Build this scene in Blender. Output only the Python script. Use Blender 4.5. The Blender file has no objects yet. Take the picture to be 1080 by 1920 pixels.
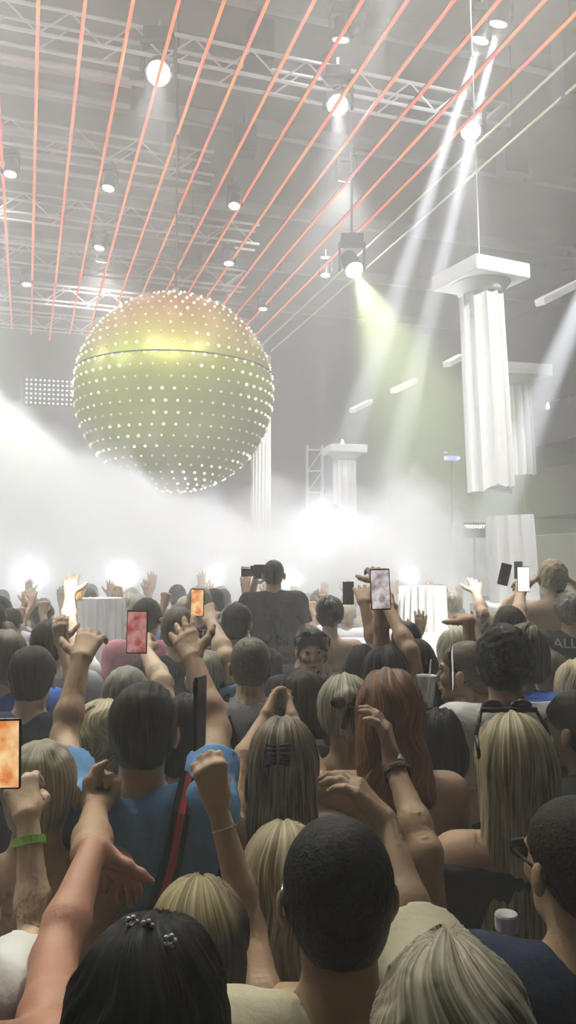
import bpy, bmesh, math, random
import numpy as np
from mathutils import Vector, Matrix
R = math.radians
HAZE_D = .035; EXPO = 0.0
C = bpy.context.scene.collection
rnd = random.Random(7)
# ------------------------------------------------------------------ camera
F = 1500.0; PITCH = R(3.82); HC = 2.06
cam_d = bpy.data.cameras.new('camera'); cam = bpy.data.objects.new('camera', cam_d); C.objects.link(cam)
cam.location = (0, 0, HC); cam.rotation_euler = (R(90) + PITCH, 0, 0)
cam_d.sensor_fit = 'VERTICAL'; cam_d.sensor_height = 36; cam_d.lens = F / 1920 * 36; cam_d.clip_start = .05; cam_d.clip_end = 200
bpy.context.scene.camera = cam
def W(px, py, Y):
    u, v = (px - 540) / F, (960 - py) / F
    d = Vector((u, math.cos(PITCH) - v * math.sin(PITCH), math.sin(PITCH) + v * math.cos(PITCH)))
    return Vector((0, 0, HC)) + d * (Y / d.y)
YAW = R(18.1)
def RM(u, v, z):            # room axes (across, deep, up) to world
    return Vector((u * math.cos(YAW) - v * math.sin(YAW), u * math.sin(YAW) + v * math.cos(YAW), z))
def UV(p): return (p.x * math.cos(YAW) + p.y * math.sin(YAW), -p.x * math.sin(YAW) + p.y * math.cos(YAW))
# ------------------------------------------------------------------ tags
def tag(o, label=None, cat=None, group=None, kind=None):
    for k, v in (('label', label), ('category', cat), ('group', group), ('kind', kind)):
        if v: o[k] = v
    return o
def empty(name, loc, rot=(0, 0, 0), label=None, cat=None, group=None):
    o = bpy.data.objects.new(name, None); C.objects.link(o); o.location = loc; o.rotation_euler = rot; o.empty_display_size = .1
    return tag(o, label, cat, group)
def mesh_obj(name, me, mat, parent=None, loc=None, smooth=False):
    o = bpy.data.objects.new(name, me); C.objects.link(o)
    if mat:
        for m in (mat if isinstance(mat, (list, tuple)) else [mat]): me.materials.append(m)
    if smooth: me.polygons.foreach_set('use_smooth', [True] * len(me.polygons))
    if parent: o.parent = parent
    if loc is not None: o.location = loc
    return o
def obj(name, bm, mat, parent=None, loc=None, smooth=False, bevel=0):
    me = bpy.data.meshes.new(name); bm.to_mesh(me); bm.free()
    o = mesh_obj(name, me, mat, parent, loc, smooth)
    if bevel:
        m = o.modifiers.new('b', 'BEVEL'); m.width = bevel; m.segments = 2; m.limit_method = 'ANGLE'
    return o
def link_copy(o, parent=None, loc=None, rot=None, mat=None):
    c = o.copy(); C.objects.link(c); c.parent = parent
    if loc is not None: c.location = loc
    if rot is not None: c.rotation_euler = rot
    if mat is not None:
        c.material_slots[0].link = 'OBJECT'; c.material_slots[0].material = mat
    return c
# ------------------------------------------------------------------ materials
def mat(name, col, rough=.6, metal=0, emit=None, es=0, bump=0, bscale=40, var=0, vscale=6, spec=.5, sss=0):
    m = bpy.data.materials.new(name); m.use_nodes = True; nt = m.node_tree; b = nt.nodes['Principled BSDF']
    b.inputs['Base Color'].default_value = (*col, 1); b.inputs['Roughness'].default_value = rough; b.inputs['Metallic'].default_value = metal
    b.inputs['Specular IOR Level'].default_value = spec
    if sss:
        b.inputs['Subsurface Weight'].default_value = sss; b.inputs['Subsurface Radius'].default_value = (.02, .008, .004)
    if emit: b.inputs['Emission Color'].default_value = (*emit, 1); b.inputs['Emission Strength'].default_value = es
    tc = nt.nodes.new('ShaderNodeTexCoord')
    if bump:
        n = nt.nodes.new('ShaderNodeTexNoise'); n.inputs['Scale'].default_value = bscale; n.inputs['Detail'].default_value = 4
        nt.links.new(tc.outputs['Object'], n.inputs['Vector'])
        bp = nt.nodes.new('ShaderNodeBump'); bp.inputs['Strength'].default_value = bump; bp.inputs['Distance'].default_value = .01
        nt.links.new(n.outputs['Fac'], bp.inputs['Height']); nt.links.new(bp.outputs['Normal'], b.inputs['Normal'])
    if var:
        n = nt.nodes.new('ShaderNodeTexNoise'); n.inputs['Scale'].default_value = vscale; n.inputs['Detail'].default_value = 3
        nt.links.new(tc.outputs['Object'], n.inputs['Vector'])
        mx = nt.nodes.new('ShaderNodeMix'); mx.data_type = 'RGBA'
        mx.inputs['A'].default_value = (*[c * (1 - var) for c in col], 1); mx.inputs['B'].default_value = (*[min(1, c * (1 + var)) for c in col], 1)
        nt.links.new(n.outputs['Fac'], mx.inputs['Factor']); nt.links.new(mx.outputs['Result'], b.inputs['Base Color'])
    return m
# ------------------------------------------------------------------ shape helpers
def add_box(bm, c, s, rot=None, taper=None):
    r = bmesh.ops.create_cube(bm, size=1)['verts']
    M = Matrix.Translation(c) @ (rot.to_4x4() if rot is not None else Matrix.Identity(4)) @ Matrix.Diagonal((*s, 1))
    if taper:
        for v in r:
            if v.co.z > 0: v.co.x *= taper; v.co.y *= taper
    bmesh.ops.transform(bm, matrix=M, verts=r); return r
def frame_z(d):
    return Vector(d).to_track_quat('Z', 'Y').to_matrix()
def add_rod(bm, a, b, r, n=8, r2=None):
    a, b = Vector(a), Vector(b); L = (b - a).length
    vs = bmesh.ops.create_cone(bm, cap_ends=True, segments=n, radius1=r, radius2=r if r2 is None else r2, depth=L)['verts']
    bmesh.ops.transform(bm, matrix=Matrix.Translation((a + b) / 2) @ frame_z(b - a).to_4x4(), verts=vs); return vs
def add_ball(bm, c, r, seg=12, s=(1, 1, 1)):
    vs = bmesh.ops.create_uvsphere(bm, u_segments=seg, v_segments=max(6, seg // 2), radius=r)['verts']
    bmesh.ops.transform(bm, matrix=Matrix.Translation(c) @ Matrix.Diagonal((*s, 1)), verts=vs); return vs
def lathe(bm, prof, n=32, mod=None):
    rings = []
    for (r, z) in prof:
        ring = []
        for i in range(n):
            a = 2 * math.pi * i / n; q = r * (mod(a) if mod else 1)
            ring.append(bm.verts.new((q * math.cos(a), q * math.sin(a), z)))
        rings.append(ring)
    for A, B in zip(rings, rings[1:]):
        for i in range(n): bm.faces.new((A[i], A[(i + 1) % n], B[(i + 1) % n], B[i]))
    bm.faces.new(rings[0][::-1]); bm.faces.new(rings[-1]); return rings
# ------------------------------------------------------------------ setting
M = {}
M['ceil'] = mat('ceiling_paint', (.13, .12, .125), .9, var=.25, vscale=.5)
M['wall'] = mat('wall_paint', (.10, .095, .09), .9, var=.3, vscale=.7)
M['floor'] = mat('floor_vinyl', (.05, .045, .045), .5, bump=.2, bscale=3)
M['alu'] = mat('aluminium', (.88, .89, .9), .4, .15)
M['steel'] = mat('painted_steel', (.42, .42, .43), .5, .4)
M['black'] = mat('black_powder_coat', (.02, .02, .022), .5)
M['darkbox'] = mat('dark_cabinet', (.045, .04, .05), .7)
M['stone'] = mat('white_plaster', (.86, .86, .84), .75, bump=.35, bscale=14, var=.05, vscale=5)
def struct(name, bm, m): return tag(obj(name, bm, m), kind='structure')
def slab(name, u0, u1, v0, v1, z0, z1, m):
    bm = bmesh.new(); add_box(bm, RM((u0 + u1) / 2, (v0 + v1) / 2, (z0 + z1) / 2), (u1 - u0, v1 - v0, z1 - z0), Matrix.Rotation(YAW, 3, 'Z')); return struct(name, bm, m)
U0, U1, V0, V1, ZC = -15, 19, -7, 31, 12.2
slab('floor', U0 - .3, U1 + .3, V0 - .3, V1 + .3, -.3, 0, M['floor'])
slab('ceiling', U0 - .3, U1 + .3, V0 - .3, V1 + .3, ZC, ZC + .3, M['ceil'])
slab('wall_back', U0 - .3, U1 + .3, V1, V1 + .3, 0, ZC, M['wall'])
slab('wall_left', U0 - .3, U0, V0, V1, 0, ZC, M['wall'])
slab('wall_right', U1, U1 + .3, V0, V1, 0, ZC, M['wall'])
slab('wall_rear', U0 - .3, U1 + .3, V0 - .3, V0, 0, ZC, M['wall'])
for k in range(7):          # ceiling beams run across
    v = 5 + k * 4; slab('trim_%d' % (k + 1), U0, U1, v - .09, v + .09, ZC - .32, ZC, M['steel'])
# ------------------------------------------------------------------ trusses
def make_truss(u0, u1, v, zb, h=.42, w=.42, label='', r=.03, step=.42, lat=True):
    t = empty('lighting_truss', RM((u0 + u1) / 2, v, zb), (0, 0, YAW), label, 'truss', 'aluminium trusses under the ceiling')
    L = u1 - u0
    for (dy, dz) in ((-w / 2, 0), (w / 2, 0), (-w / 2, h), (w / 2, h)):
        bm = bmesh.new(); add_rod(bm, (-L / 2, dy, dz), (L / 2, dy, dz), r, 8); obj('chord', bm, M['alu'], t, smooth=True)
    n = int(L / step) ; brace = {}
    for i in range(n):
        x = -L / 2 + i * step
        for s, dy in enumerate((-w / 2, w / 2)):
            if s == 1 and i % 2: continue
            up = i % 2 == 0; key = up
            if key not in brace:
                bm = bmesh.new(); add_rod(bm, (0, 0, 0 if up else h), (step, 0, h if up else 0), r * .5, 6)
                o = obj('brace', bm, M['alu'], t, (x, dy, 0)); brace[key] = o
            else: link_copy(brace[key], t, (x, dy, 0))
    return t
TR = [(12.9, 10.42, -9, 8.6, 'near truss carrying the three brightest lamps, nearest the camera'),
      (16.2, 10.25, -11, 3.6, 'second truss back from the brightest lamps, its right end free'),
      (19.4, 10.25, -12, 5.5, 'third truss back, above the glittering globe'),
      (22.6, 10.25, -12, 6.0, 'fourth truss back, behind the top of the globe'),
      (25.6, 10.25, -12, 7.0, 'fifth truss back, low behind the globe'),
      (28.6, 10.25, -12, 7.5, 'farthest truss, against the back wall')]
for (v, z, a, b, lb) in TR: make_truss(a, b, v, z, h=.45 if v < 14 else .5, label='aluminium box truss: ' + lb, r=.035, step=.5 if v < 14 else .62)
# pipes slung between the trusses
prng = random.Random(3); npipe = 0
for k, v in enumerate([10.6, 13.7, 14.1, 14.5, 14.9, 15.3, 15.7, 17.1, 17.5, 17.9, 18.3, 18.8, 20.3, 20.8, 21.3, 21.8, 23.5, 24.0, 24.6, 26.4, 27.0, 27.6]):
    a = -10 + prng.uniform(-2, 2); b = a + prng.uniform(8, 13)
    bm = bmesh.new(); add_rod(bm, (-(b - a) / 2, 0, 0), ((b - a) / 2, 0, 0), .055, 8)
    o = obj('lighting_pipe', bm, M['alu'], smooth=True); o.location = RM((a + b) / 2, v, 11.0 + prng.uniform(-.5, .6)); o.rotation_euler = (0, 0, YAW)
    tag(o, 'long thin steel pipe slung crosswise between the trusses under the ceiling', 'pipe', 'pipes slung between the trusses')
# ------------------------------------------------------------------ LED tubes
def led_mat():
    m = bpy.data.materials.new('led_tube'); m.use_nodes = True; nt = m.node_tree; b = nt.nodes['Principled BSDF']
    tc = nt.nodes.new('ShaderNodeTexCoord'); n = nt.nodes.new('ShaderNodeTexNoise'); n.inputs['Scale'].default_value = .55; n.inputs['Detail'].default_value = 1
    mp = nt.nodes.new('ShaderNodeMapping'); g = nt.nodes.new('ShaderNodeObjectInfo')
    ad = nt.nodes.new('ShaderNodeVectorMath'); ad.operation = 'ADD'
    cr = nt.nodes.new('ShaderNodeValToRGB')
    e = cr.color_ramp.elements; e[0].position = .35; e[0].color = (1, .14, .08, 1); e[1].position = .5; e[1].color = (1, .20, .08, 1)
    for p, c in ((.58, (1, .30, .04, 1)), (.7, (.85, .12, .24, 1))): x = e.new(p); x.color = c
    nt.links.new(tc.outputs['Object'], ad.inputs[0]); nt.links.new(g.outputs['Location'], ad.inputs[1]); nt.links.new(ad.outputs[0], n.inputs['Vector'])
    nt.links.new(n.outputs['Fac'], cr.inputs['Fac']); nt.links.new(cr.outputs['Color'], b.inputs['Emission Color'])
    b.inputs['Emission Strength'].default_value = LED_E; b.inputs['Base Color'].default_value = (.6, .2, .15, 1)
    return m
LED_E = 1.15
M['led'] = led_mat(); M['led_faint'] = mat('painted_glow_tube', (.8, .85, .65), .3, emit=(.8, .9, .5), es=.35)  # second one: unlit tubes, a faint glow painted in by emission
ZL = HC + 7.8
ulane = []
words_l = ['leftmost', 'second from the left', 'third from the left', 'fourth from the left', 'fifth from the left', 'sixth from the left', 'seventh from the left', 'eighth from the left',
           'ninth from the left', 'tenth from the left', 'fourth from the right', 'third from the right', 'second from the right', 'rightmost']
# lanes chosen from the spacing on the ceiling: measured in metres across the room
def lane_u(px, py):
    Y = 1.0; d = W(px, py, 1) - Vector((0, 0, HC)); p = Vector((0, 0, HC)) + d * ((ZL - HC) / d.z); return UV(p)[0]
lanes = [lane_u(x, 0) for x in (-14, 72, 160, 250, 336, 421, 503, 590, 680, 765, 852, 937, 1022, 1105)] 
for i, u in enumerate(lanes):
    v0, v1 = 3.0, 27.5 + (i % 3) * .5
    bm = bmesh.new(); add_rod(bm, (0, 0, 0), (0, v1 - v0, 0), .026, 8)
    o = empty('led_tube', RM(u, v0, ZL), (0, 0, YAW), 'long thin red-orange ceiling light tube, ' + words_l[i] + ' of the fan', 'light tube', 'red light tubes')
    obj('tube', bm, M['led'], o, smooth=True)
    bm = bmesh.new(); add_box(bm, (0, (v1 - v0) / 2, .04), (.035, v1 - v0, .03)); obj('mounting_rail', bm, M['black'], o)
for i, px in enumerate((1185, 1262)):
    u = lane_u(px, 0); bm = bmesh.new(); add_rod(bm, (0, 0, 0), (0, 24, 0), .022, 8)
    o = obj('led_tube', bm, M['led_faint'], smooth=True); o.location = RM(u, 3.5, ZL); o.rotation_euler = (0, 0, YAW)
    tag(o, 'unlit thin tube, pale glow painted in, right of the red tubes, ' + ('the one nearer to them' if i == 0 else 'the outermost one'), 'light tube', 'unlit tubes')
# ------------------------------------------------------------------ lamps
M['lens'] = mat('lamp_lens', (.9, .9, .9), .2, emit=(.95, .97, 1), es=60)
M['lens2'] = mat('lamp_lens_warm', (.9, .9, .9), .2, emit=(.95, 1, .82), es=40)
def spot(loc, target, power, angle, blend=.3, col=(1, 1, 1), r=.08):
    d = bpy.data.lights.new('spot', 'SPOT'); d.energy = power; d.spot_size = R(angle); d.spot_blend = blend; d.color = col; d.shadow_soft_size = r
    o = bpy.data.objects.new('spot_light', d); C.objects.link(o); o.location = loc
    o.rotation_euler = (Vector(target) - Vector(loc)).to_track_quat('-Z', 'Y').to_euler(); return o
def lamp(loc, target, label, power=800, angle=10, col=(1, 1, 1), hang=None, size=1.0, lens='lens', blend=.4, group='moving head lamps'):
    loc = Vector(loc); d = (Vector(target) - loc).normalized()
    t = empty('moving_head_lamp', loc, label=label, cat='stage lamp', group=group); s = size
    bm = bmesh.new(); Q = frame_z(d); add_rod(bm, -d * .22 * s, d * .12 * s, .13 * s, 16, .155 * s); hd = obj('lamp_head', bm, M['black'], t, smooth=False)
    bm = bmesh.new(); add_rod(bm, d * .121 * s, d * .135 * s, .14 * s, 20); obj('lens', bm, M[lens], hd)
    bm = bmesh.new()
    for sx in (-1, 1): add_box(bm, (sx * .2 * s, 0, .12 * s), (.04 * s, .1 * s, .42 * s))
    add_box(bm, (0, 0, .33 * s), (.44 * s, .14 * s, .05 * s)); obj('yoke', bm, M['black'], t, bevel=.01)
    bm = bmesh.new(); add_box(bm, (0, 0, .42 * s), (.36 * s, .26 * s, .13 * s)); obj('lamp_base', bm, M['black'], t, bevel=.01)
    bm = bmesh.new(); add_rod(bm, (0, 0, .48 * s), (0, 0, .48 * s + .22), .025, 8); obj('clamp', bm, M['steel'], t)
    if power: spot(loc + d * .17 * s, target, power, angle, blend, col, .07)
    return t
def on_truss(px, v, dz=-.62):
    # point below the truss at depth v seen in column px
    d = W(px, 300, 1) - Vector((0, 0, HC)); k = UV(Vector((d.x, d.y, 0))); s = v / k[1]; p = Vector((d.x * s, d.y * s, 10.25 + dz)); return p
M['lens3'] = mat('frosted_lens', (.9, .9, .9), .5, emit=(.95, .97, 1), es=9)
FOGP = 720
# ------------------------------------------------------------------ the lamps on the trusses
CAMP = Vector((0, 0, HC))
def truss_pt(px, v, z):
    d = W(px, 300, 1) - CAMP; k = d.x * -math.sin(YAW) + d.y * math.cos(YAW); s = v / k; return Vector((d.x * s, d.y * s, z))
def near_cam(p, k=1.0): return p + (CAMP - p) * 0 + Vector((0, 0, 0))
L1 = truss_pt(296, 12.7, 10.20); L2 = truss_pt(634, 12.7, 10.24); L3 = truss_pt(884, 12.7, 10.24)
lamp(L1, L1 + Vector((.6, -5.2, -6)), 'dazzling white stage lamp on near truss above the globe, brightest of all', 4500, 20, (.95, .97, 1), size=1.35, blend=1)
lamp(L2, L2 + Vector((-.4, -5.2, -6)), 'dazzling white stage lamp in the middle of the near truss', 3800, 18, (.95, .97, 1), size=1.25, blend=1)
lamp(L3, L3 + Vector((-1.6, -5.5, -6)), 'dazzling white stage lamp at the right end of the near truss', 3800, 18, (.95, .97, 1), size=1.25, blend=1)
B = [(205, 16.2, (-.9, -1, -8), 'small bright lamp on second truss, left part'),
     (440, 16.2, (-.15, -2, -8), 'small bright lamp on second truss between the red tubes'),
     (430, 19.4, (0, -.5, -8), 'star-bright lamp just above the top right of the globe'),
     (190, 19.4, (-1.2, -1, -8), 'star-bright lamp left of the top of the globe'),
     (610, 19.4, (-.3, -.6, -8), 'lamp near the right end of the third truss'),
     (494, 22.6, (-.2, -.4, -8), 'small lamp on fourth truss right of the globe'),
     (20, 16.2, (.1, -1, -8), 'stage lamp on the second truss at the left edge of the picture'),
     (55, 22.6, (.2, -.6, -8), 'small lamp on the fourth truss left of the globe')]
for (px, v, d, lb) in B:
    p = truss_pt(px, v, 9.83); lamp(p, p + Vector(d), 'black stage lamp: ' + lb, 24000, 3.5, (.85, .93, 1), blend=.6, size=.8)
p = W(660, 497, 17); lamp(p, p + Vector((1.2, -2.6, -4.2)), 'lone stage lamp throwing a pale green cone, right of the trusses', 11000, 38, (.84, 1, .5), size=1.35, lens='lens2', blend=1)
bm = bmesh.new(); add_rod(bm, (0, 0, 0), (0, 0, ZC - p.z - .6), .03, 8); o = obj('drop_pipe', bm, M['steel']); o.location = p + Vector((0, 0, .6)); tag(o, 'vertical pipe carrying the lone pale green stage lamp', 'pipe')
# beams aimed down from the ceiling over the camera, right side
for (px0, py0, Y0, px1, py1, Y1, pw, a, lb) in [(938, 30, 13.6, 740, 865, 15.5, 170000, 4.6, 'high at right, beam passing left of the hanging column'),
                                              (905, 62, 14.2, 650, 835, 15.5, 170000, 5.0, 'high at right, beam falling toward the flame column'),
                                              (1190, 320, 15.0, 925, 965, 12.0, 150000, 5.0, 'beyond the right edge, beam slanting to the broken column'),
                                              (640, 60, 13.6, 590, 900, 16, 90000, 2.2, 'high above the middle, thin vertical beam')]:
    p = W(px0, py0, Y0)
    if p.z > ZC - .8: p = CAMP + (p - CAMP) * ((ZC - .8 - HC) / (p.z - HC))
    q = W(px1, py1, Y1); lamp(p, q, 'black moving head lamp: ' + lb, pw, a, (.88, .93, 1), blend=.35)
# dark boxes hanging in the ceiling
for (px, py, Y, sx, sz, lb) in [(484, 85, 13.5, .5, .75, 'high up between the red tubes, nearer one'), (458, 265, 17, .5, .6, 'under the second truss between the red tubes'),
                             (700, 55, 12, .35, .3, 'small, above the middle lamp'), (368, 265, 18, .35, .45, 'left of the larger box, partly behind tubes'),
                             (960, 290, 15, .5, .95, 'right of the right-hand bright lamp'), (1070, 130, 13, .5, 1.2, 'at the right edge near the top'), (360, 470, 21, .5, .7, 'behind the top of the globe')]:
    p = W(px, py, Y); t = empty('hanging_speaker', p, (0, 0, .2), 'dark loudspeaker box hanging from the ceiling, ' + lb, 'loudspeaker', 'hanging speakers')
    bm = bmesh.new(); add_box(bm, (0, 0, 0), (sx, .4, sz)); obj('cabinet', bm, M['darkbox'], t, bevel=.02)
    bm = bmesh.new(); add_box(bm, (0, -.21, 0), (sx * .86, .03, sz * .9)); obj('grille', bm, M['black'], t)
    bm = bmesh.new(); add_rod(bm, (0, 0, sz / 2), (0, 0, ZC - p.z), .012, 6); obj('hanging_cable', bm, M['black'], t)
# lamp matrix far left (grid of small bulbs)
M['bulb'] = mat('bulb', (.9, .9, .85), .3, emit=(1, .97, .85), es=1.6)
p = W(92, 735, 24); t = empty('blinder_panel', p, (0, 0, .25), 'square panel of small pale bulbs in rows hanging left of the globe', 'lamp panel')
bm = bmesh.new(); add_box(bm, (0, .06, 0), (1.5, .08, .85)); obj('panel_frame', bm, M['darkbox'], t)
for i in range(11):
    for j in range(6):
        if i == 0 and j == 0: bm = bmesh.new(); add_ball(bm, (0, 0, 0), .028, 8); b0 = obj('bulb', bm, M['bulb'], t, (-.65, 0, -.35))
        else: link_copy(b0, t, (-.65 + i * .13, 0, -.35 + j * .14))
# ------------------------------------------------------------------ the globe
def globe_mat():
    m = bpy.data.materials.new('globe_skin'); m.use_nodes = True; nt = m.node_tree; b = nt.nodes['Principled BSDF']
    b.inputs['Base Color'].default_value = (.62, .62, .20, 1); b.inputs['Roughness'].default_value = .36; b.inputs['Metallic'].default_value = .3
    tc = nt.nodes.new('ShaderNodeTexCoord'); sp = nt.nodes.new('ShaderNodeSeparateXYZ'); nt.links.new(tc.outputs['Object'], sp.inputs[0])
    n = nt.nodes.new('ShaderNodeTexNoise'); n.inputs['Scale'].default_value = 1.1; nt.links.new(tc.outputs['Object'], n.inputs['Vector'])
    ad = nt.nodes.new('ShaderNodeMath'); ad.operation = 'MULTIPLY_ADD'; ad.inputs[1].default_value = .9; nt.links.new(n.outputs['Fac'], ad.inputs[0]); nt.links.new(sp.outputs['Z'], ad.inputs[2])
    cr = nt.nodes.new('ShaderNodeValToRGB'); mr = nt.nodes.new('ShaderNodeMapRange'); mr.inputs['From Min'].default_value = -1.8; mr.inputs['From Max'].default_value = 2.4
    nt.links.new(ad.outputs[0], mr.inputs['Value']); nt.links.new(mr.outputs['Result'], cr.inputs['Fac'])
    e = cr.color_ramp.elements; e[0].color = (.36, .38, .11, 1); e[0].position = .1; e[1].color = (.42, .20, .10, 1); e[1].position = .86  # brown-orange top: reflection of the red tubes painted in
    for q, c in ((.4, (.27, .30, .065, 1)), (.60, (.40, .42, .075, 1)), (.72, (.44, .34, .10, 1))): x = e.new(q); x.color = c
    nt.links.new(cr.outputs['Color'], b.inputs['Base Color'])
    bp = nt.nodes.new('ShaderNodeBump'); bp.inputs['Strength'].default_value = .25; bp.inputs['Distance'].default_value = .08
    nt.links.new(n.outputs['Fac'], bp.inputs['Height']); nt.links.new(bp.outputs['Normal'], b.inputs['Normal'])
    return m
GP = W(328, 738, 14.0); GR = 1.74
g = empty('studded_globe', GP, label='huge golden yellow globe covered in rows of small bulbs, hanging over the fog', cat='globe')
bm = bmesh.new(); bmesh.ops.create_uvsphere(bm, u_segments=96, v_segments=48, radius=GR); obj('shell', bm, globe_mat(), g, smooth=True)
bm = bmesh.new()
for i in range(12):
    a = i * math.pi / 6; b_ = a + math.pi / 6
    for z in (.02,):
        add_rod(bm, (GR * 1.003 * math.cos(a), GR * 1.003 * math.sin(a), z), (GR * 1.003 * math.cos(b_), GR * 1.003 * math.sin(b_), z), .0, 4) if False else None
for i in range(96):
    a, b_ = i * math.pi / 48, (i + 1) * math.pi / 48; z = .32; r = math.sqrt(GR * GR - z * z) + .004
    add_rod(bm, (r * math.cos(a), r * math.sin(a), z), (r * math.cos(b_), r * math.sin(b_), z), .012, 5)
obj('seam', bm, M['darkbox'], g)
bm = bmesh.new(); add_rod(bm, (0, 0, GR), (0, 0, ZC - GP.z), .02, 8); obj('hanging_cable', bm, M['black'], g)
bm = bmesh.new(); add_rod(bm, (0, 0, GR - .03), (0, 0, GR + .16), .16, 16, .05); obj('top_cap', bm, M['steel'], g)
def stud_mat():
    m = bpy.data.materials.new('stud_bulb'); m.use_nodes = True; nt = m.node_tree; b = nt.nodes['Principled BSDF']
    b.inputs['Base Color'].default_value = (.9, .85, .65, 1); b.inputs['Roughness'].default_value = .2
    tc = nt.nodes.new('ShaderNodeTexCoord'); n = nt.nodes.new('ShaderNodeTexNoise'); n.inputs['Scale'].default_value = 1.3; n.inputs['Detail'].default_value = 2
    oi = nt.nodes.new('ShaderNodeObjectInfo'); ge = nt.nodes.new('ShaderNodeNewGeometry'); nt.links.new(ge.outputs['Position'], n.inputs['Vector'])
    mr = nt.nodes.new('ShaderNodeMapRange'); mr.inputs['From Min'].default_value = .50; mr.inputs['From Max'].default_value = .60; mr.inputs['To Min'].default_value = .12; mr.inputs['To Max'].default_value = 3.6
    nt.links.new(n.outputs['Fac'], mr.inputs['Value']); nt.links.new(mr.outputs['Result'], b.inputs['Emission Strength']); b.inputs['Emission Color'].default_value = (1, .83, .5, 1)
    return m
M['stud'] = stud_mat()
sites = []
for i in range(1, 29):
    th = math.pi * i / 29; n = max(6, int(round(58 * math.sin(th))))
    for k in range(n):
        a = 2 * math.pi * (k + .5 * (i % 2)) / n; sites.append(Vector((math.sin(th) * math.cos(a), math.sin(th) * math.sin(a), math.cos(th))))
vd = (CAMP - GP).normalized(); sites.sort(key=lambda s: -s.dot(vd) + (.3 if s.z < -.25 and s.x < .2 else 0) + abs(s.z) * .05)
bm = bmesh.new(); bmesh.ops.create_icosphere(bm, subdivisions=2, radius=.023); first = obj('bulb', bm, M['stud'], g, sites[0] * (GR + .008), smooth=True)
for s in sites[1:100]: link_copy(first, g, s * (GR + .008))
bm = bmesh.new()
for s in sites[100:]:
    vs = bmesh.ops.create_icosphere(bm, subdivisions=1, radius=.023)['verts']; bmesh.ops.translate(bm, vec=s * (GR + .008), verts=vs)
tag(obj('bulb_rows', bm, M['stud'], g, smooth=True), kind='stuff')
# ------------------------------------------------------------------ columns
def flute(n, depth):
    return lambda a: 1 - depth * (abs(math.sin(a * n / 2)) ** .7)
def column(name, base, r, h, tilt, label, cat='column', cap=None, capz=1, jag=0, n=16, mirror=False, group=None, rz=0, plinth=None, seedv=1):
    t = empty(name, base, tilt, label, cat, group)
    rr = random.Random(seedv); bm = bmesh.new(); N = n * 8; prof = [(r, 0), (r * .998, h * .25), (r * .985, h * .6), (r * .95, h)]
    rings = lathe(bm, prof, N, flute(n, .13))
    if jag:
        ph = rr.uniform(0, 6)
        for i, v in enumerate(rings[0]):
            a = i / N * 2 * math.pi; v.co.z += jag * (.5 * math.sin(a * 2 + ph) + .3 * math.sin(a * 5 + ph * 2) + .12 * math.sin(a * 13) + .1 * math.sin(a * 23))
    obj('shaft', bm, M['stone'], t, smooth=False)
    if cap:
        bm = bmesh.new(); lathe(bm, [(r * .95, h - .02), (r * 1.02, h + .02), (r * 1.25, h + cap * .45), (r * 1.3, h + cap * .5)], 48); obj('echinus', bm, M['stone'], t, smooth=True)
        bm = bmesh.new(); w = r * 3.0; add_box(bm, (0, 0, h + cap * .5 + cap * .4), (w, w, cap * .8), Matrix.Rotation(rz, 3, 'Z')); obj('abacus', bm, M['stone'], t, bevel=.015)
    if plinth:
        bm = bmesh.new(); add_box(bm, (0, 0, -plinth / 2), (r * 2.8, r * 2.8, plinth)); obj('plinth', bm, M['stone'], t, bevel=.02)
    return t
pb = W(921, 918, 9.0); pt = W(902, 552, 9.0 )
ax = (pt - pb); tl = ax.to_track_quat('Z', 'Y').to_euler()
t = column('hanging_column', pb, .262, ax.length, tl, 'large white fluted column with a square capital, hanging from a wire at right', cap=.22, jag=.055, rz=R(28), n=11)
bm = bmesh.new(); L = ax.length + .2; top = W(884, 270, 9.0); 
inv = tl.to_matrix().inverted(); a = inv @ (pt + (pt - pb).normalized() * .2 - pb); b_ = inv @ (Vector((top.x - .05, top.y, ZC)) - pb); add_rod(bm, a, b_, .008, 6); obj('hanging_wire', bm, M['alu'], t)
pb = W(970, 890, 14.5); column('hanging_column', pb, .34, 1.62, (0, R(-2), 0), 'dim white fluted column with capital hanging behind the large one', cap=.25, jag=.08, rz=R(20), n=14)
pb = W(965, 1128, 8.2); t = column('broken_column', pb, .25, .88, (R(1), R(-3), R(10)), 'thick white broken column block standing behind the crowd at right', jag=0, n=12, plinth=pb.z)
pb = W(489, 1000, 15.6); t = column('white_column', Vector((pb.x, pb.y, 0)), .2, 6.2, (0, 0, 0), 'slim tall white fluted column right behind the globe', n=18)
pb = W(646, 935, 12.5); t = column('fluted_column', Vector((pb.x, pb.y, 0)), .195, W(0, 862, 12.5).z, (0, 0, 0), 'white fluted column with square capital and a small flame on top, in the fog', cap=.16, rz=R(12), n=14)
M['flame'] = mat('flame', (1, .4, .2), .5, emit=(1, .35, .2), es=5)
bm = bmesh.new(); add_ball(bm, (0, 0, .09), .05, 10, (.6, .6, 2)); tf = W(642, 838, 12.5); o = obj('flame', bm, M['flame'], smooth=True); o.location = Vector((pb.x - .03, pb.y, W(0, 862, 12.5).z + .14)); tag(o, 'small orange flame burning on top of the fluted column in the fog', 'flame')
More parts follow.
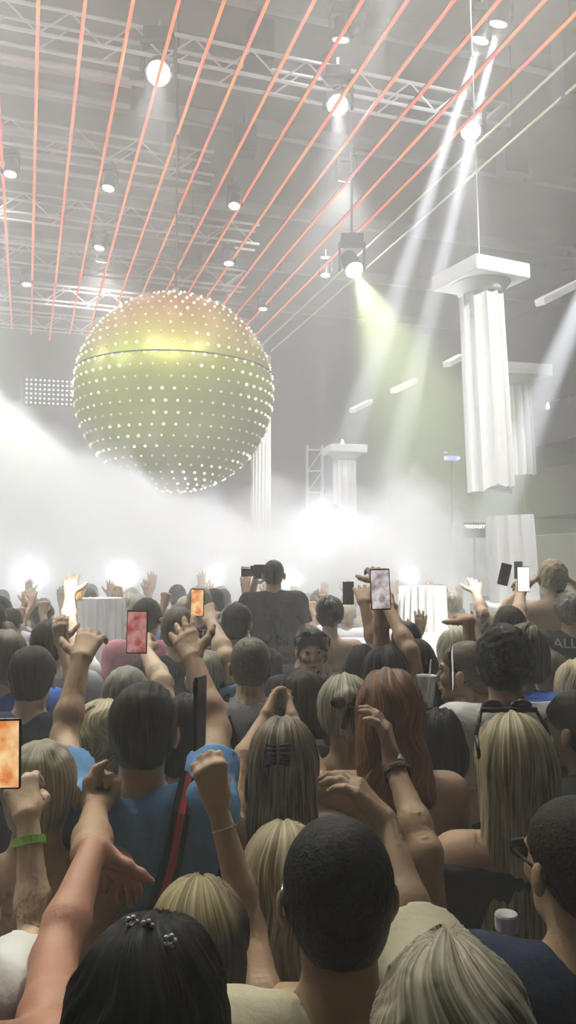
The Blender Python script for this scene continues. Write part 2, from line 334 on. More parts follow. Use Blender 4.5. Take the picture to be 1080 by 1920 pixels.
# pedestals with the fluted white drum
pb = W(793, 1185, 6.3); r_ = (836 - 748) / 2 / 1500 * 6.3 * 1.04
t = column('white_drum', Vector((pb.x, pb.y, W(0, 1186, 6.1).z)), r_, W(0, 1100, 6.1).z - W(0, 1186, 6.1).z, (0, 0, 0), 'glaring white fluted drum standing on a stepped white base at centre right', 'pedestal', n=20)
bm = bmesh.new(); z1 = W(0, 1186, 6.1).z; lathe(bm, [(r_ * 1.42, z1 - .14), (r_ * 1.42, z1 - .02), (r_ * 1.38, z1)], 64); o = obj('round_step', bm, M['stone']); o.location = (pb.x, pb.y, 0); tag(o, 'round white step directly under the glaring fluted drum', 'step')
M['deck'] = mat('deck_white', (.72, .72, .72), .6, bump=.1, bscale=6)
PLAT = (.22, 1.6, 5.6, 7.25); bm = bmesh.new(); zt = z1 - .14; add_box(bm, (0, 0, zt / 2), (PLAT[1] - PLAT[0], PLAT[3] - PLAT[2], zt))
for k in range(4): add_box(bm, (0, -(PLAT[3] - PLAT[2]) / 2 - .005, zt - .16 - k * .2), (PLAT[1] - PLAT[0] - .04, .03, .012))
o = obj('stage_platform', bm, M['deck'], bevel=.01); o.location = ((PLAT[0] + PLAT[1]) / 2, (PLAT[2] + PLAT[3]) / 2, 0); tag(o, 'pale grey stage platform with a panelled front behind the front crowd', 'stage')
pb = W(190, 1215, 6.4); r2 = (236 - 144) / 2 / 1500 * 6.4
t = column('white_drum', Vector((pb.x, pb.y, 0)), r2, W(0, 1121, 6.4).z, (0, 0, 0), 'pale grey-white fluted drum standing in the crowd at left', 'pedestal', n=16)
# ------------------------------------------------------------------ small things on the walls and in the haze
M['tube_w'] = mat('dim_tube', (.8, .8, .78), .5, emit=(.9, .92, .9), es=.30)
for (a, b_, Y, lb) in [((1012, 567), (1090, 528), 11, 'at the right edge beside the hanging column'), ((838, 683), (866, 668), 14, 'left of the hanging column shaft'), ((738, 733), (778, 714), 16, 'in the middle distance'), ((660, 770), (694, 753), 18, 'above the flame column')]:
    p, q = W(*a, Y), W(*b_, Y + 1); bm = bmesh.new(); c = (p + q) / 2; add_box(bm, (0, 0, 0), (.15, .1, (q - p).length), frame_z(q - p)); o = obj('tube_light', bm, M['tube_w'], bevel=.01); o.location = c; tag(o, 'pale slanting strip lamp hanging in the dark, ' + lb, 'strip lamp', 'slanting strip lamps')
M['blue'] = mat('blue_sign', (.05, .06, .5), .4, emit=(.12, .13, 1), es=4)
p = W(847, 859, 18); t = empty('blue_sign', p, (0, 0, .1), 'small glowing blue sign in the dark left of the hanging column', 'sign')
bm = bmesh.new(); add_box(bm, (0, 0, 0), (.34, .05, .1)); obj('sign_panel', bm, M['blue'], t, bevel=.02)
bm = bmesh.new(); [add_ball(bm, (x, -.02, 0), .03, 8) for x in (-.15, .16)]; [add_ball(bm, (x, 0, .13), .015, 6) for x in (-.16, -.11)]; obj('sign_lights', bm, M['bulb'], t)
bm = bmesh.new(); add_rod(bm, (0, .05, 0), (0, .05, -p.z), .02, 6); obj('sign_post', bm, M['black'], t)
M['signw'] = mat('lit_letters', (1, .95, .8), .4, emit=(1, .92, .7), es=4)
p = W(890, 994, 10.5); t = empty('lit_sign', p, (0, 0, 0), 'small lit sign with pale letters in front of the fog at right', 'sign')
bm = bmesh.new(); add_box(bm, (0, .02, 0), (.28, .03, .2)); obj('sign_board', bm, M['darkbox'], t)
def text_obj(txt, size, m, parent, loc, rot=(R(90), 0, 0), name='lettering', bend=None):
    cu = bpy.data.curves.new(name, 'FONT'); cu.body = txt; cu.size = size; cu.extrude = .002; cu.align_x = 'CENTER'; cu.align_y = 'CENTER'
    to = bpy.data.objects.new('tmp', cu); C.objects.link(to); dg = bpy.context.evaluated_depsgraph_get(); dg.update()
    me = bpy.data.meshes.new_from_object(to.evaluated_get(dg)); bpy.data.objects.remove(to); me.materials.clear(); me.name = name
    if bend:
        for v in me.vertices: v.co.z += bend(v.co.x)
    o = mesh_obj(name, me, m, parent, loc); o.rotation_euler = rot; return o
text_obj('YINDASIY', .062, M['signw'], t, (0, -.002, .045))
bm = bmesh.new(); add_rod(bm, (0, .03, -.1), (0, .03, -p.z), .015, 6); obj('sign_post', bm, M['black'], t)
for (px, py, lb) in ((1027, 759, 'lowest, nearest the column'), (1048, 754, 'middle one'), (1068, 748, 'highest, nearest the edge')):
    bm = bmesh.new(); add_rod(bm, (0, 0, -.09), (0, 0, .05), .05, 10, .02); o = obj('wall_lamp', bm, M['bulb']); o.location = W(px, py, 17.5); tag(o, 'tiny warm lamp on the balcony at right, ' + lb, 'lamp', 'balcony lamps')
# balcony at right
M['balc'] = mat('balcony', (.12, .11, .11), .8, var=.3, vscale=1)
def wbox(name, p, s, m, rz=YAW, label=None, cat=None, kind=None, group=None):
    bm = bmesh.new(); add_box(bm, (0, 0, 0), s); o = obj(name, bm, m, bevel=.01); o.location = p; o.rotation_euler = (0, 0, rz); return tag(o, label, cat, group, kind)
for k in range(3):
    q = W(1090, 760 + k * 120, 18 - k * 2.6); wbox('trim_%d' % (20 + k), Vector((q.x + 2.2, q.y, q.z - .5)), (6.2, 2.2, .9), M['balc'], kind='structure')
q = W(600, 1000, 19); wbox('rear_platform', Vector((q.x, q.y, 1.5)), (9, 1.5, 3.0), M['balc'], label='dark raised platform far behind the fog', cat='platform')
# lattice tower far in the middle
t = empty('lattice_tower', Vector((W(590, 900, 17).x, W(590, 900, 17).y, 0)), label='slim steel lattice tower rising behind the fog right of the globe', cat='tower')
for (dx, dy) in ((-.16, -.16), (.16, -.16), (.16, .16), (-.16, .16)):
    bm = bmesh.new(); add_rod(bm, (dx, dy, 0), (dx, dy, 4.6), .03, 6); obj('upright', bm, M['alu'], t)
bm = bmesh.new(); add_rod(bm, (-.16, -.16, 0), (.16, -.16, .45), .015, 5); add_rod(bm, (-.16, -.16, .45), (.16, -.16, .45), .015, 5); o0 = obj('rung', bm, M['alu'], t)
for i in range(1, 10): link_copy(o0, t, (0, 0, i * .45))
# ------------------------------------------------------------------ fog bank
def fog_mat():
    m = bpy.data.materials.new('fog'); m.use_nodes = True; nt = m.node_tree; nt.nodes.clear(); N = nt.nodes.new; Lk = nt.links.new
    out = N('ShaderNodeOutputMaterial'); pv = N('ShaderNodeVolumeScatter'); Lk(pv.outputs[0], out.inputs['Volume'])
    pv.inputs['Color'].default_value = (.97, .975, 1, 1); pv.inputs['Anisotropy'].default_value = .0
    tc = N('ShaderNodeTexCoord'); sp = N('ShaderNodeSeparateXYZ'); Lk(tc.outputs['Object'], sp.inputs[0])
    def mth(op, *a):
        n = N('ShaderNodeMath'); n.operation = op
        for i, x in enumerate(a):
            if isinstance(x, (int, float)): n.inputs[i].default_value = x
            else: Lk(x, n.inputs[i])
        return n.outputs[0]
    ns = N('ShaderNodeTexNoise'); ns.inputs['Scale'].default_value = .85; ns.inputs['Detail'].default_value = 5; ns.inputs['Roughness'].default_value = .68; Lk(tc.outputs['Object'], ns.inputs['Vector'])
    xn = mth('ADD', sp.outputs['X'], mth('MULTIPLY', mth('SUBTRACT', ns.outputs['Fac'], .5), 1.2))
    cr = N('ShaderNodeValToRGB'); cr.color_ramp.interpolation = 'EASE'
    pts = [(-6.5, 4.9), (-3.7, 4.35), (-3.0, 3.75), (-2.27, 3.35), (-1.3, 3.1), (-.4, 2.72), (.55, 2.9), (1.5, 2.98), (1.9, 2.8), (2.35, 2.1), (2.8, 1.3), (3.4, .6)]
    e = cr.color_ramp.elements
    for i, (x, z) in enumerate(pts):
        pos = (x + 6.5) / 10.5
        if i == 0: q = e[0]; q.position = pos
        elif i == 1: q = e[1]; q.position = pos
        else: q = e.new(pos)
        q.color = (z / 5, z / 5, z / 5, 1)
    Lk(mth('DIVIDE', mth('ADD', xn, 6.5), 10.5), cr.inputs['Fac'])
    top = mth('MULTIPLY', cr.outputs['Color'], 5.0)
    hgt = mth('ADD', mth('SUBTRACT', top, sp.outputs['Z']), mth('MULTIPLY', mth('SUBTRACT', ns.outputs['Fac'], .5), 2.7))
    d = N('ShaderNodeMapRange'); d.interpolation_type = 'SMOOTHSTEP'; d.inputs['From Min'].default_value = -.05; d.inputs['From Max'].default_value = .35; d.inputs['To Max'].default_value = FOG_D
    Lk(hgt, d.inputs['Value']); Lk(d.outputs['Result'], pv.inputs['Density']); return m
FOG_D = .9
bm = bmesh.new(); add_box(bm, (-1.3, 10.6, 2.85), (10.4, 4.8, 5.5))
fog = obj('fog_bank', bm, fog_mat()); tag(fog, 'thick white bank of stage fog rolling behind the crowd under the globe', 'fog', kind='stuff')
# ------------------------------------------------------------------ haze in the air, light, exposure
w = bpy.data.worlds.new('haze_world'); bpy.context.scene.world = w; w.use_nodes = True; nt = w.node_tree
nt.nodes['Background'].inputs['Color'].default_value = (.5, .5, .5, 1); nt.nodes['Background'].inputs['Strength'].default_value = 0
vs = nt.nodes.new('ShaderNodeVolumeScatter'); vs.inputs['Density'].default_value = HAZE_D; vs.inputs['Color'].default_value = (.93, .93, .93, 1); vs.inputs['Anisotropy'].default_value = .2
nt.links.new(vs.outputs[0], nt.nodes['World Output'].inputs['Volume'])
def hung(p, target, power, angle, col, label, blend=.6, size=1.0, group='accent lamps'):
    lamp(p, target, label, power, angle, col, blend=blend, size=size, group=group)
for (px, py, Yf, pw_, lb) in ((-90, 1010, 12.2, 1.5, 'at the far left'), (60, 1085, 11.6, 1.1, 'at left'), (230, 1085, 12.0, 1.1, 'under the globe at left'), (400, 1085, 12.2, 1.0, 'under the globe at right'), (612, 1003, 11.6, .42, 'its glow showing right of the middle'), (545, 1090, 12.1, .55, 'low in the middle'), (770, 1080, 12.2, .9, 'at right')):  # added to brighten the fog, all but the one whose glow shows
    q = W(px, py, Yf); t = lamp(q, q + Vector((-q.x * .15, -3, .35)), 'white lamp on a floor stand inside the fog, added unless its glow shows, ' + lb, FOGP * pw_, 179, (.88, .91, 1), blend=1, size=.9, lens='lens3', group='fog lamps')
    bm = bmesh.new(); add_rod(bm, (0, 0, -.15), (0, 0, -q.z), .03, 8); add_rod(bm, (0, 0, -q.z), (0, 0, -q.z + .03), .25, 16); obj('stand', bm, M['black'], t)
for (x, lb) in ((-3.6, 'left'), (.8, 'right')): hung(Vector((x, 6.5, ZC - 1.5)), Vector((x * .8, 9.6, 1.5)), 4200, 44, (.96, .97, 1), 'added black lamp above the picture shining down on the fog, ' + lb, 1, group='added fog lamps overhead')  # unseen overhead lamps, put in to whiten the fog
hung(Vector((-1.5, 2.6, 10.2)), Vector((W(190, 1150, 6.4).x, W(190, 1150, 6.4).y - .2, 1.6)), 4500, 7, (.96, .98, 1), 'added black lamp high above, aimed at the pale drum at left', .6)  # extra lamp that only lightens the left drum
hung(Vector((4.6, 3.5, 9.5)), W(925, 790, 8.8), 3600, 36, (1, 1, .97), 'added black lamp outside the picture aimed at the large hanging column')  # unseen lamp put in to brighten the hanging column
hung(Vector((1.9, 3.0, 10.2)), W(800, 1150, 6.1), 14000, 11, (1, .99, .95), 'black lamp high above, aimed at the glaring drum', .5)
hung(Vector((-.4, 2.2, 10.0)), W(131, 1110, 4.6), 17000, 3.6, (1, .99, .96), 'black lamp high above, aimed at the glaring arm at left', .5)
hung(Vector((-1.2, 5.5, 10.6)), GP + Vector((.1, 0, .2)), 2600, 22, (1, 1, .5), 'added black lamp above the picture aimed at the globe', 1)  # yellow lamp added to imitate the globe's glow from within
hung(Vector((1.6, 10.5, 10.5)), W(489, 890, 15.6), 6000, 14, (1, 1, .97), 'added black lamp aimed at the slim column behind the globe', 1)  # added only to bring out the slim column
hung(W(-160, 240, 11), W(-60, 1000, 9), 2600, 40, (.93, 1, .86), 'black lamp left of the picture throwing a pale green glow', 1)
hung(W(-60, 200, 13) , W(20, 900, 12), 11000, 12, (.95, 1, .9), 'black lamp at the upper left edge with a bright beam', 1)
for (u, lb) in ((-3.4, 'left'), (.6, 'middle'), (4.6, 'right')): hung(RM(u, 7.4, 10.8), RM(u * .4, 2.2, 1.4), 2200, 46, (1, 1, .80), 'added yellowish lamp above the picture lighting the heads of the crowd, ' + lb, 1, group='added crowd lamps')  # unseen lamps added for rim light on the near heads
def wash(p, target, power, angle, col, label):
    lamp(p, target, label, power, angle, col, blend=1, lens='lens2', size=1.2, group='added wash lamps')
for (u, v, tu, tv, pw, col, lb) in [(-9, 9, -4, 15, 2300, (.93, 1, .88), 'outside the picture at left'), (-9, 16, -3, 18, 2300, (.95, 1, .9), 'far left'), (-2, 7.5, -2.5, 11, 1900, (1, .96, .95), 'above the front crowd'),
                                   (5, 6, 3, 10, 1400, (1, .97, .93), 'above the right side'), (-2.2, 17.5, -2.5, 24, 2400, (.97, .95, .98), 'behind the globe'), (7, 17, 9, 25, 1500, (.98, .97, .93), 'far right'), (2, 24, 3, 29, 1700, (1, .96, .93), 'by the back wall')]:
    wash(RM(u, v, ZC - .9), RM(tu, tv, 0), pw, 140, col, 'added black wash lamp in the ceiling haze, ' + lb)  # invented wash lamps that fill the haze with light
# ------------------------------------------------------------------ implicit surfaces: one continuous skin from many soft volumes
def V(*a): return np.array(a, dtype=np.float64)
def axis(lo, hi, base, fine):
    cuts = sorted({lo, hi, *[min(max(q, lo), hi) for f in fine for q in f[:2]]}); out = [lo]
    for a, b in zip(cuts, cuts[1:]):
        if b - a < 1e-6: continue
        m = (a + b) / 2; h = min([base] + [f[2] for f in fine if f[0] <= m <= f[1]]); n = max(1, int(math.ceil((b - a) / h)))
        out += [a + (b - a) * (i + 1) / n for i in range(n)]
    return np.array(out, dtype=np.float32)
class Cap:
    def __init__(s, a, b, ra, rb, k=.03, cut=None, flat=False, sq=1.0):
        s.a, s.b, s.ra, s.rb, s.k, s.cut, s.flat = V(*a), V(*b), ra, rb, k, cut, flat
    def box(s): r = max(s.ra, s.rb); return np.minimum(s.a, s.b) - r, np.maximum(s.a, s.b) + r
    def d(s, X, Y, Z):
        ab = s.b - s.a; L2 = max(1e-9, float(ab @ ab)); px, py, pz = X - s.a[0], Y - s.a[1], Z - s.a[2]
        t0 = (px * ab[0] + py * ab[1] + pz * ab[2]) / L2; t = np.clip(t0, 0, 1)
        d = np.sqrt((px - t * ab[0]) ** 2 + (py - t * ab[1]) ** 2 + (pz - t * ab[2]) ** 2) - (s.ra + (s.rb - s.ra) * t)
        if s.flat: d = np.maximum(d, (t0 - 1) * math.sqrt(L2))
        return d
    def grow(s, g): return Cap(s.a, s.b, s.ra + g, s.rb + g, s.k, s.cut, s.flat)
class Ell:
    def __init__(s, c, r, k=.03, M3=None, cut=None): s.c, s.r, s.k, s.M3, s.cut = V(*c), V(*r), k, M3, cut
    def box(s): r = max(s.r) if s.M3 is not None else s.r; return s.c - r, s.c + r
    def d(s, X, Y, Z):
        x, y, z = X - s.c[0], Y - s.c[1], Z - s.c[2]
        if s.M3 is not None:
            m = s.M3; x, y, z = m[0][0] * x + m[1][0] * y + m[2][0] * z, m[0][1] * x + m[1][1] * y + m[2][1] * z, m[0][2] * x + m[1][2] * y + m[2][2] * z
        k0 = np.sqrt((x / s.r[0]) ** 2 + (y / s.r[1]) ** 2 + (z / s.r[2]) ** 2) + 1e-6
        k1 = np.sqrt((x / s.r[0] ** 2) ** 2 + (y / s.r[1] ** 2) ** 2 + (z / s.r[2] ** 2) ** 2) + 1e-6
        return k0 * (k0 - 1) / k1
    def grow(s, g): return Ell(s.c, s.r + g, s.k, s.M3, s.cut)
def polygonise(prims, base, fine=((), (), ()), post=None, pad=.02):
    los, his = zip(*[p.box() for p in prims]); lo = np.min(los, 0) - pad - base; hi = np.max(his, 0) + pad + base
    ax = [axis(float(lo[i]), float(hi[i]), base, fine[i]) for i in range(3)]
    Fd = np.full([len(a) for a in ax], .08, dtype=np.float32)
    for p in prims:
        a, b = p.box(); m = p.k + .05; sl = []
        for i in range(3):
            i0 = max(0, int(np.searchsorted(ax[i], a[i] - m)) - 1); i1 = min(len(ax[i]), int(np.searchsorted(ax[i], b[i] + m)) + 1); sl.append(slice(i0, i1))
        X = ax[0][sl[0]][:, None, None]; Y = ax[1][sl[1]][None, :, None]; Z = ax[2][sl[2]][None, None, :]
        d = p.d(X, Y, Z).astype(np.float32)
        if p.cut is not None: d = np.maximum(d, p.cut(X, Y, Z).astype(np.float32))
        G = Fd[tuple(sl)]; k = p.k
        if k > 0:
            h = np.clip(k - np.abs(G - d), 0, None) / k; Fd[tuple(sl)] = np.minimum(G, d) - h * h * k * .25
        else: Fd[tuple(sl)] = np.minimum(G, d)
    if post is not None: Fd = post(Fd, ax[0][:, None, None], ax[1][None, :, None], ax[2][None, None, :]).astype(np.float32)
    Fd[0] = Fd[-1] = .05; Fd[:, 0] = Fd[:, -1] = .05; Fd[:, :, 0] = Fd[:, :, -1] = .05
    return nets(Fd, ax)
def nets(Fd, ax):
    S = Fd < 0; c = [S[i:S.shape[0] - 1 + i, j:S.shape[1] - 1 + j, k:S.shape[2] - 1 + k] for i in (0, 1) for j in (0, 1) for k in (0, 1)]
    n = sum(q.astype(np.int8) for q in c); act = (n > 0) & (n < 8); I, J, K = np.nonzero(act); idx = np.full(act.shape, -1, dtype=np.int64); idx[I, J, K] = np.arange(len(I))
    P = np.zeros((len(I), 3)); cnt = np.zeros(len(I)); A = [a.astype(np.float64) for a in ax]
    for d in range(3):
        for u in (0, 1):
            for v in (0, 1):
                o = [0, 0, 0]; oo = [q for q in range(3) if q != d]; o[oo[0]] = u; o[oo[1]] = v; e = list(o); e[d] = 1
                i0 = (I + o[0], J + o[1], K + o[2]); i1 = (I + e[0], J + e[1], K + e[2]); f0 = Fd[i0].astype(np.float64); f1 = Fd[i1].astype(np.float64)
                m = (f0 < 0) != (f1 < 0); t = np.where(m, f0 / np.where(m, f0 - f1, 1), 0)
                for q in range(3):
                    x0 = A[q][i0[q]]; x1 = A[q][i1[q]]; P[:, q] += np.where(m, x0 + (x1 - x0) * t, 0)
                cnt += m
    P /= np.maximum(cnt, 1)[:, None]; quads = []
    for d in range(3):
        s0 = [slice(None)] * 3; s1 = [slice(None)] * 3; s0[d] = slice(0, -1); s1[d] = slice(1, None); a = S[tuple(s0)]; b = S[tuple(s1)]; m = a != b
        oo = [q for q in range(3) if q != d]; m2 = m.copy()
        sl = [slice(None)] * 3; sl[oo[0]] = 0; m2[tuple(sl)] = False; sl = [slice(None)] * 3; sl[oo[1]] = 0; m2[tuple(sl)] = False
        for q in oo:
            sl = [slice(None)] * 3; sl[q] = -1; m2[tuple(sl)] = False
        E = list(np.nonzero(m2)); inside = a[tuple(E)]
        def at(u, v):
            z = [E[0], E[1], E[2]]; z[oo[0]] = z[oo[0]] - u; z[oo[1]] = z[oo[1]] - v; return idx[tuple(z)]
        Q = np.stack([at(1, 1), at(0, 1), at(0, 0), at(1, 0)], 1)
        flip = ~inside if d != 1 else inside
        Q[flip] = Q[flip][:, ::-1]; quads.append(Q)
    return P, np.concatenate(quads)
def np_mesh(name, P, Q):
    me = bpy.data.meshes.new(name); me.vertices.add(len(P)); me.vertices.foreach_set('co', P.astype(np.float32).ravel())
    me.loops.add(Q.size); me.loops.foreach_set('vertex_index', Q.astype(np.int32).ravel()); me.polygons.add(len(Q))
    me.polygons.foreach_set('loop_start', np.arange(0, Q.size, 4, dtype=np.int32)); me.polygons.foreach_set('loop_total', np.full(len(Q), 4, dtype=np.int32))
    me.polygons.foreach_set('use_smooth', [True] * len(Q)); me.update(calc_edges=True); me.validate(); return me
def wob(X, Y, Z, f, seed=0, n=5):
    r = np.random.RandomState(seed); s = 0
    for i in range(n):
        d = r.normal(size=3); d *= f * (.6 + r.rand()) / np.linalg.norm(d); s = s + np.sin(X * d[0] + Y * d[1] + Z * d[2] + r.rand() * 6.28)
    return s / n
# ------------------------------------------------------------------ bodies
POSES = {'open': ((.06, .10, .08), .13, 0), 'spread': ((-.05, .12, .1), .26, 0), 'relax': ((.35, .5, .35), .06, .3), 'grip': ((.75, .85, .5), .03, .7), 'fist': ((1.35, 1.5, 1.0), 0, 1.1), 'claw': ((.2, .75, .55), .16, .4), 'cup': ((.25, .3, .2), .03, .1), 'peace': None, 'hold': ((.5, .8, .7), .04, .9)}
def unit(v): v = V(*v); return v / (np.linalg.norm(v) + 1e-9)
def hand_prims(w, tip, nrm, pose, side, s=1.0):
    f = unit(V(*tip) - V(*w)); n = V(*nrm); n = unit(n - f * (n @ f)); t = np.cross(f, n) * side; w = V(*w); out = []; k = .008 * s
    L = (.078, .086, .080, .062); K = (.086, .090, .086, .078)
    for i in range(4):
        off = (1.5 - i) * .0205; kn = w + f * K[i] * s + t * off * s - n * .003; out.append(Cap(w + f * .008 + t * off * .55 * s, kn, .0155 * s, .0125 * s, .018 * s))
        if pose == 'peace': b, spr, th = (((.0, .05, .05), .22, 1) if i < 2 else ((1.3, 1.4, .9), 0, 1))
        else: b, spr, th = POSES[pose]
        ang = 0; p = kn; lat = spr * (1.5 - i)
        for j, (fr, r0, r1) in enumerate(((.46, .0108, .0098), (.31, .0098, .0088), (.23, .0088, .0072))):
            ang += b[j]; d = unit(f * math.cos(ang) + n * math.sin(ang) + t * lat * (1 if pose != 'fist' else 0)); q = p + d * L[i] * fr * s
            out.append(Cap(p, q, r0 * s, r1 * s, k if j else .010 * s)); p = q
    th = .9 if pose in ('fist', 'peace') else (.75 if pose in ('grip', 'hold') else .0)
    p = w + f * .022 * s + t * .022 * s + n * .004; d = unit(f * .75 + t * (.95 - .75 * th) + n * (.25 + .8 * th))
    for j, (l, r0, r1) in enumerate(((.044, .0165, .0135), (.034, .0125, .011), (.027, .011, .0085))):
        q = p + d * l * s; out.append(Cap(p, q, r0 * s, r1 * s, .012 * s)); p = q; d = unit(d + f * .25 + (-t * .9 + n * .1) * th * .8)
    return out
def head_M(yaw=0, pitch=0, roll=0): return np.array((Matrix.Rotation(R(yaw), 3, 'Z') @ Matrix.Rotation(R(pitch), 3, 'X') @ Matrix.Rotation(R(roll), 3, 'Y')))
def head_prims(c, Mh, s=1.0, male=True, face=True):
    T = lambda *p: c + Mh @ (V(*p) * s)
    E = lambda p, r, k=.02: Ell(T(*p), V(*r) * s, k, Mh)
    o = [E((0, -.012, .025), (.075, .092, .086), .02), E((0, .022, -.028), (.060, .068, .082), .03), E((0, .042, -.085), (.036 if not male else .043, .036, .026), .03)]
    o += [E((sx * .083, -.002, -.014), (.009, .017, .030), .010) for sx in (-1, 1)] + [E((sx * .090, -.010, -.004), (.006, .013, .022), .008) for sx in (-1, 1)]
    if face:
        o += [Cap(T(0, .088, .012), T(0, .108, -.030), .007 * s, .0125 * s, .012), E((0, .082, .022), (.046, .014, .010), .02), E((0, .091, -.060), (.023, .011, .005), .006), E((0, .089, -.070), (.019, .011, .006), .006), E((0, .078, -.098), (.018, .015, .013), .02)]
        o += [E((sx * .036, .066, -.025), (.02, .018, .016), .02) for sx in (-1, 1)]
    return o
class Body: pass
def make_body(H, male=True, arms=(None, None), head=(0, 0, 0), near=1, lean=0.0, fat=1.0, face=True, headoff=(0, 0)):
    """local frame: x right, y forward, z up, feet at 0. an arm is (elbow, wrist, tip, normal, pose)."""
    B = Body(); B.H = H; B.male = male; hs = 1.0 if male else .95; B.hs = hs
    hc = V(headoff[0], .02 + lean * .6 + headoff[1], H - .118 * hs); B.hc = hc; B.Mh = head_M(*head)
    sw = (.178 if male else .155) * (fat * .5 + .5); zs = H - .325; ly = lean
    B.head = head_prims(hc, B.Mh, hs, male, face)
    nr = .056 if male else .046
    B.neck = [Cap(hc + B.Mh @ V(0, -.022, -.05), V(0, -.03 + ly * .5, H - .31), nr, nr * 1.12, .035)]
    B.torso = [Cap((-.085, -.03 + ly * .45, H - .335), (.085, -.03 + ly * .45, H - .335), .066, .066, .07),
               Ell((0, -.012 + ly * .35, H - .455), V(.168, .112, .165) * fat if male else V(.14, .098, .15) * fat, .06),
               Ell((0, -.005 + ly * .2, H - .66), V(.145, .100, .17) * fat if male else V(.118, .088, .16) * fat, .06),
               Ell((0, -.012, H - .83), V(.162, .112, .13) * fat if male else V(.168, .115, .135) * fat, .05)]
    if not male: B.torso += [Ell((sx * .07, .085 + ly * .35, H - .475), (.062, .055, .062), .04) for sx in (-1, 1)]
    B.torso += [Ell((sx * .075, -.065, H - .88), (.085, .075, .085), .04) for sx in (-1, 1)]
    B.upper, B.fore, B.hands, B.J = [], [], [], []
    for s, a in zip((-1, 1), arms):
        sh = V(s * sw, -.02 + ly * .4, zs)
        if a is None: a = ((s * (sw + .07), -.04, H - .61), (s * (sw + .085), .06, H - .85), (s * (sw + .075), .09, H - 1.02), (-s, .1, 0), 'relax')
        el, wr, tip = V(*a[0]), V(*a[1]), V(*a[2]); up = np.clip((el[2] - sh[2]) / .28, -1, 1)
        sh = sh + V(-s * .012 * max(up, 0), 0, .035 * max(up, 0)); m = 1.0 if male else .84
        B.torso += [Cap((s * .05, -.03 + ly * .45, H - .30), sh, .040 * (1 if male else .85), .052 * m, .05), Ell(sh, V(.062, .058, .062) * m, .05)]
        B.torso.append(Cap(sh + V(-s * .02, -.02, -.01), V(s * .12, -.02 + ly * .3, H - .50), .05 * m, .05 * m, .05))
        mid = sh + (el - sh) * .45; B.upper.append((Cap(sh, mid, .053 * m, .047 * m, .03), Cap(mid, el, .047 * m, .038 * m, .02)))
        fm = el + (wr - el) * .3; B.fore += [Cap(el, fm, .038 * m, .041 * m, .02), Cap(fm, wr, .041 * m, .0265 * m, .02)]
        hp = hand_prims(wr, tip, a[3], a[4], -s if len(a) < 6 else a[5], (1.0 if male else .92)); B.hands.append(hp); B.J.append((sh, el, wr, tip))
    zh = H * .5; B.legs = []
    for s in (-1, 1):
        B.legs += [Cap((s * .088, 0, zh + .03), (s * .10, .025, H * .275), .088, .054, .04), Cap((s * .10, .02, H * .275), (s * .105, -.02, .09), .055, .036, .02), Cap((s * .105, -.03, .05), (s * .125, .14, .035), .04, .034, .02)]
    return B
def body_mesh(B, name='body', base=.02, hh=.007, hf=.005, cutface=None):
    prims = B.torso + B.neck + B.head + [c for u in B.upper for c in u] + B.fore + B.legs + [c for h in B.hands for c in h]
    fine = [[], [], []]; c = B.hc
    for i, (a, b) in enumerate(((-.1, .1), (-.12, .13), (-.22, .13))): fine[i].append((float(c[i] + a), float(c[i] + b), hh))
    for h in B.hands:
        if not h: continue
        lo = np.min([p.box()[0] for p in h], 0) - .006; hi = np.max([p.box()[1] for p in h], 0) + .006
        for i in range(3): fine[i].append((float(lo[i]), float(hi[i]), hf))
    return np_mesh(name, *polygonise(prims, base, fine))
def shirt_prims(B, kind='tee', g=.012, neck=.0, hem=.90):
    H = B.H; zn = H - .262 + neck
    cut = lambda X, Y, Z: np.maximum(Z - (zn - .35 * Y), (H - hem) - Z)
    out = []
    tp = B.torso
    if kind in ('tank', 'halter', 'dress'):
        zc = H - (.345 if kind == 'tank' else .50 if kind == 'halter' else .43)
        cut = lambda X, Y, Z: np.maximum(Z - zc + .0 * X, (H - hem) - Z)
        for p in tp: q = p.grow(g * .8); q.cut = cut; out.append(q)
        return out
    for p in tp:
        q = p.grow(g); q.cut = cut; out.append(q)
    for (c1, c2), f in zip(B.upper, B.fore[::2]):
        if kind == 'tee': q = Cap(c1.a, c1.a + (c2.b - c1.a) * .58, c1.ra + g + .006, c2.ra + g + .016, .03, None, True); out.append(q)
        elif kind == 'elbow': q = Cap(c1.a, c1.a + (c2.b - c1.a) * .95, c1.ra + g + .01, c2.rb + g + .04, .03, None, True); out.append(q)
    if kind == 'long':
        for (c1, c2) in B.upper: out += [c1.grow(g + .006), c2.grow(g + .006)]
        for f in B.fore: out.append(f.grow(g))
    return out
def shirt_mesh(B, kind='tee', g=.012, h=.014, seed=1, neck=0, hem=.9):
    pr = shirt_prims(B, kind, g, neck, hem); H = B.H
    def post(Fd, X, Y, Z): return Fd - .006 * np.abs(wob(X * 1.3, Y * 1.3, Z, 34, seed, 6)) ** .7 - .005 * wob(X, Y, Z * .6, 17, seed + 5, 3) + .002
    return np_mesh('shirt', *polygonise(pr, h, post=post))
def trouser_mesh(B, h=.028):
    H = B.H; cut = lambda X, Y, Z: np.maximum(Z - (H - .80), .10 - Z)
    pr = [p.grow(.014) for p in B.torso[3:4] + B.torso[-9:] if p.box()[0][2] < H - .8] + [B.legs[i].grow(.016) for i in (0, 1, 3, 4)]
    for p in pr: p.cut = cut
    return np_mesh('trousers', *polygonise(pr, h))
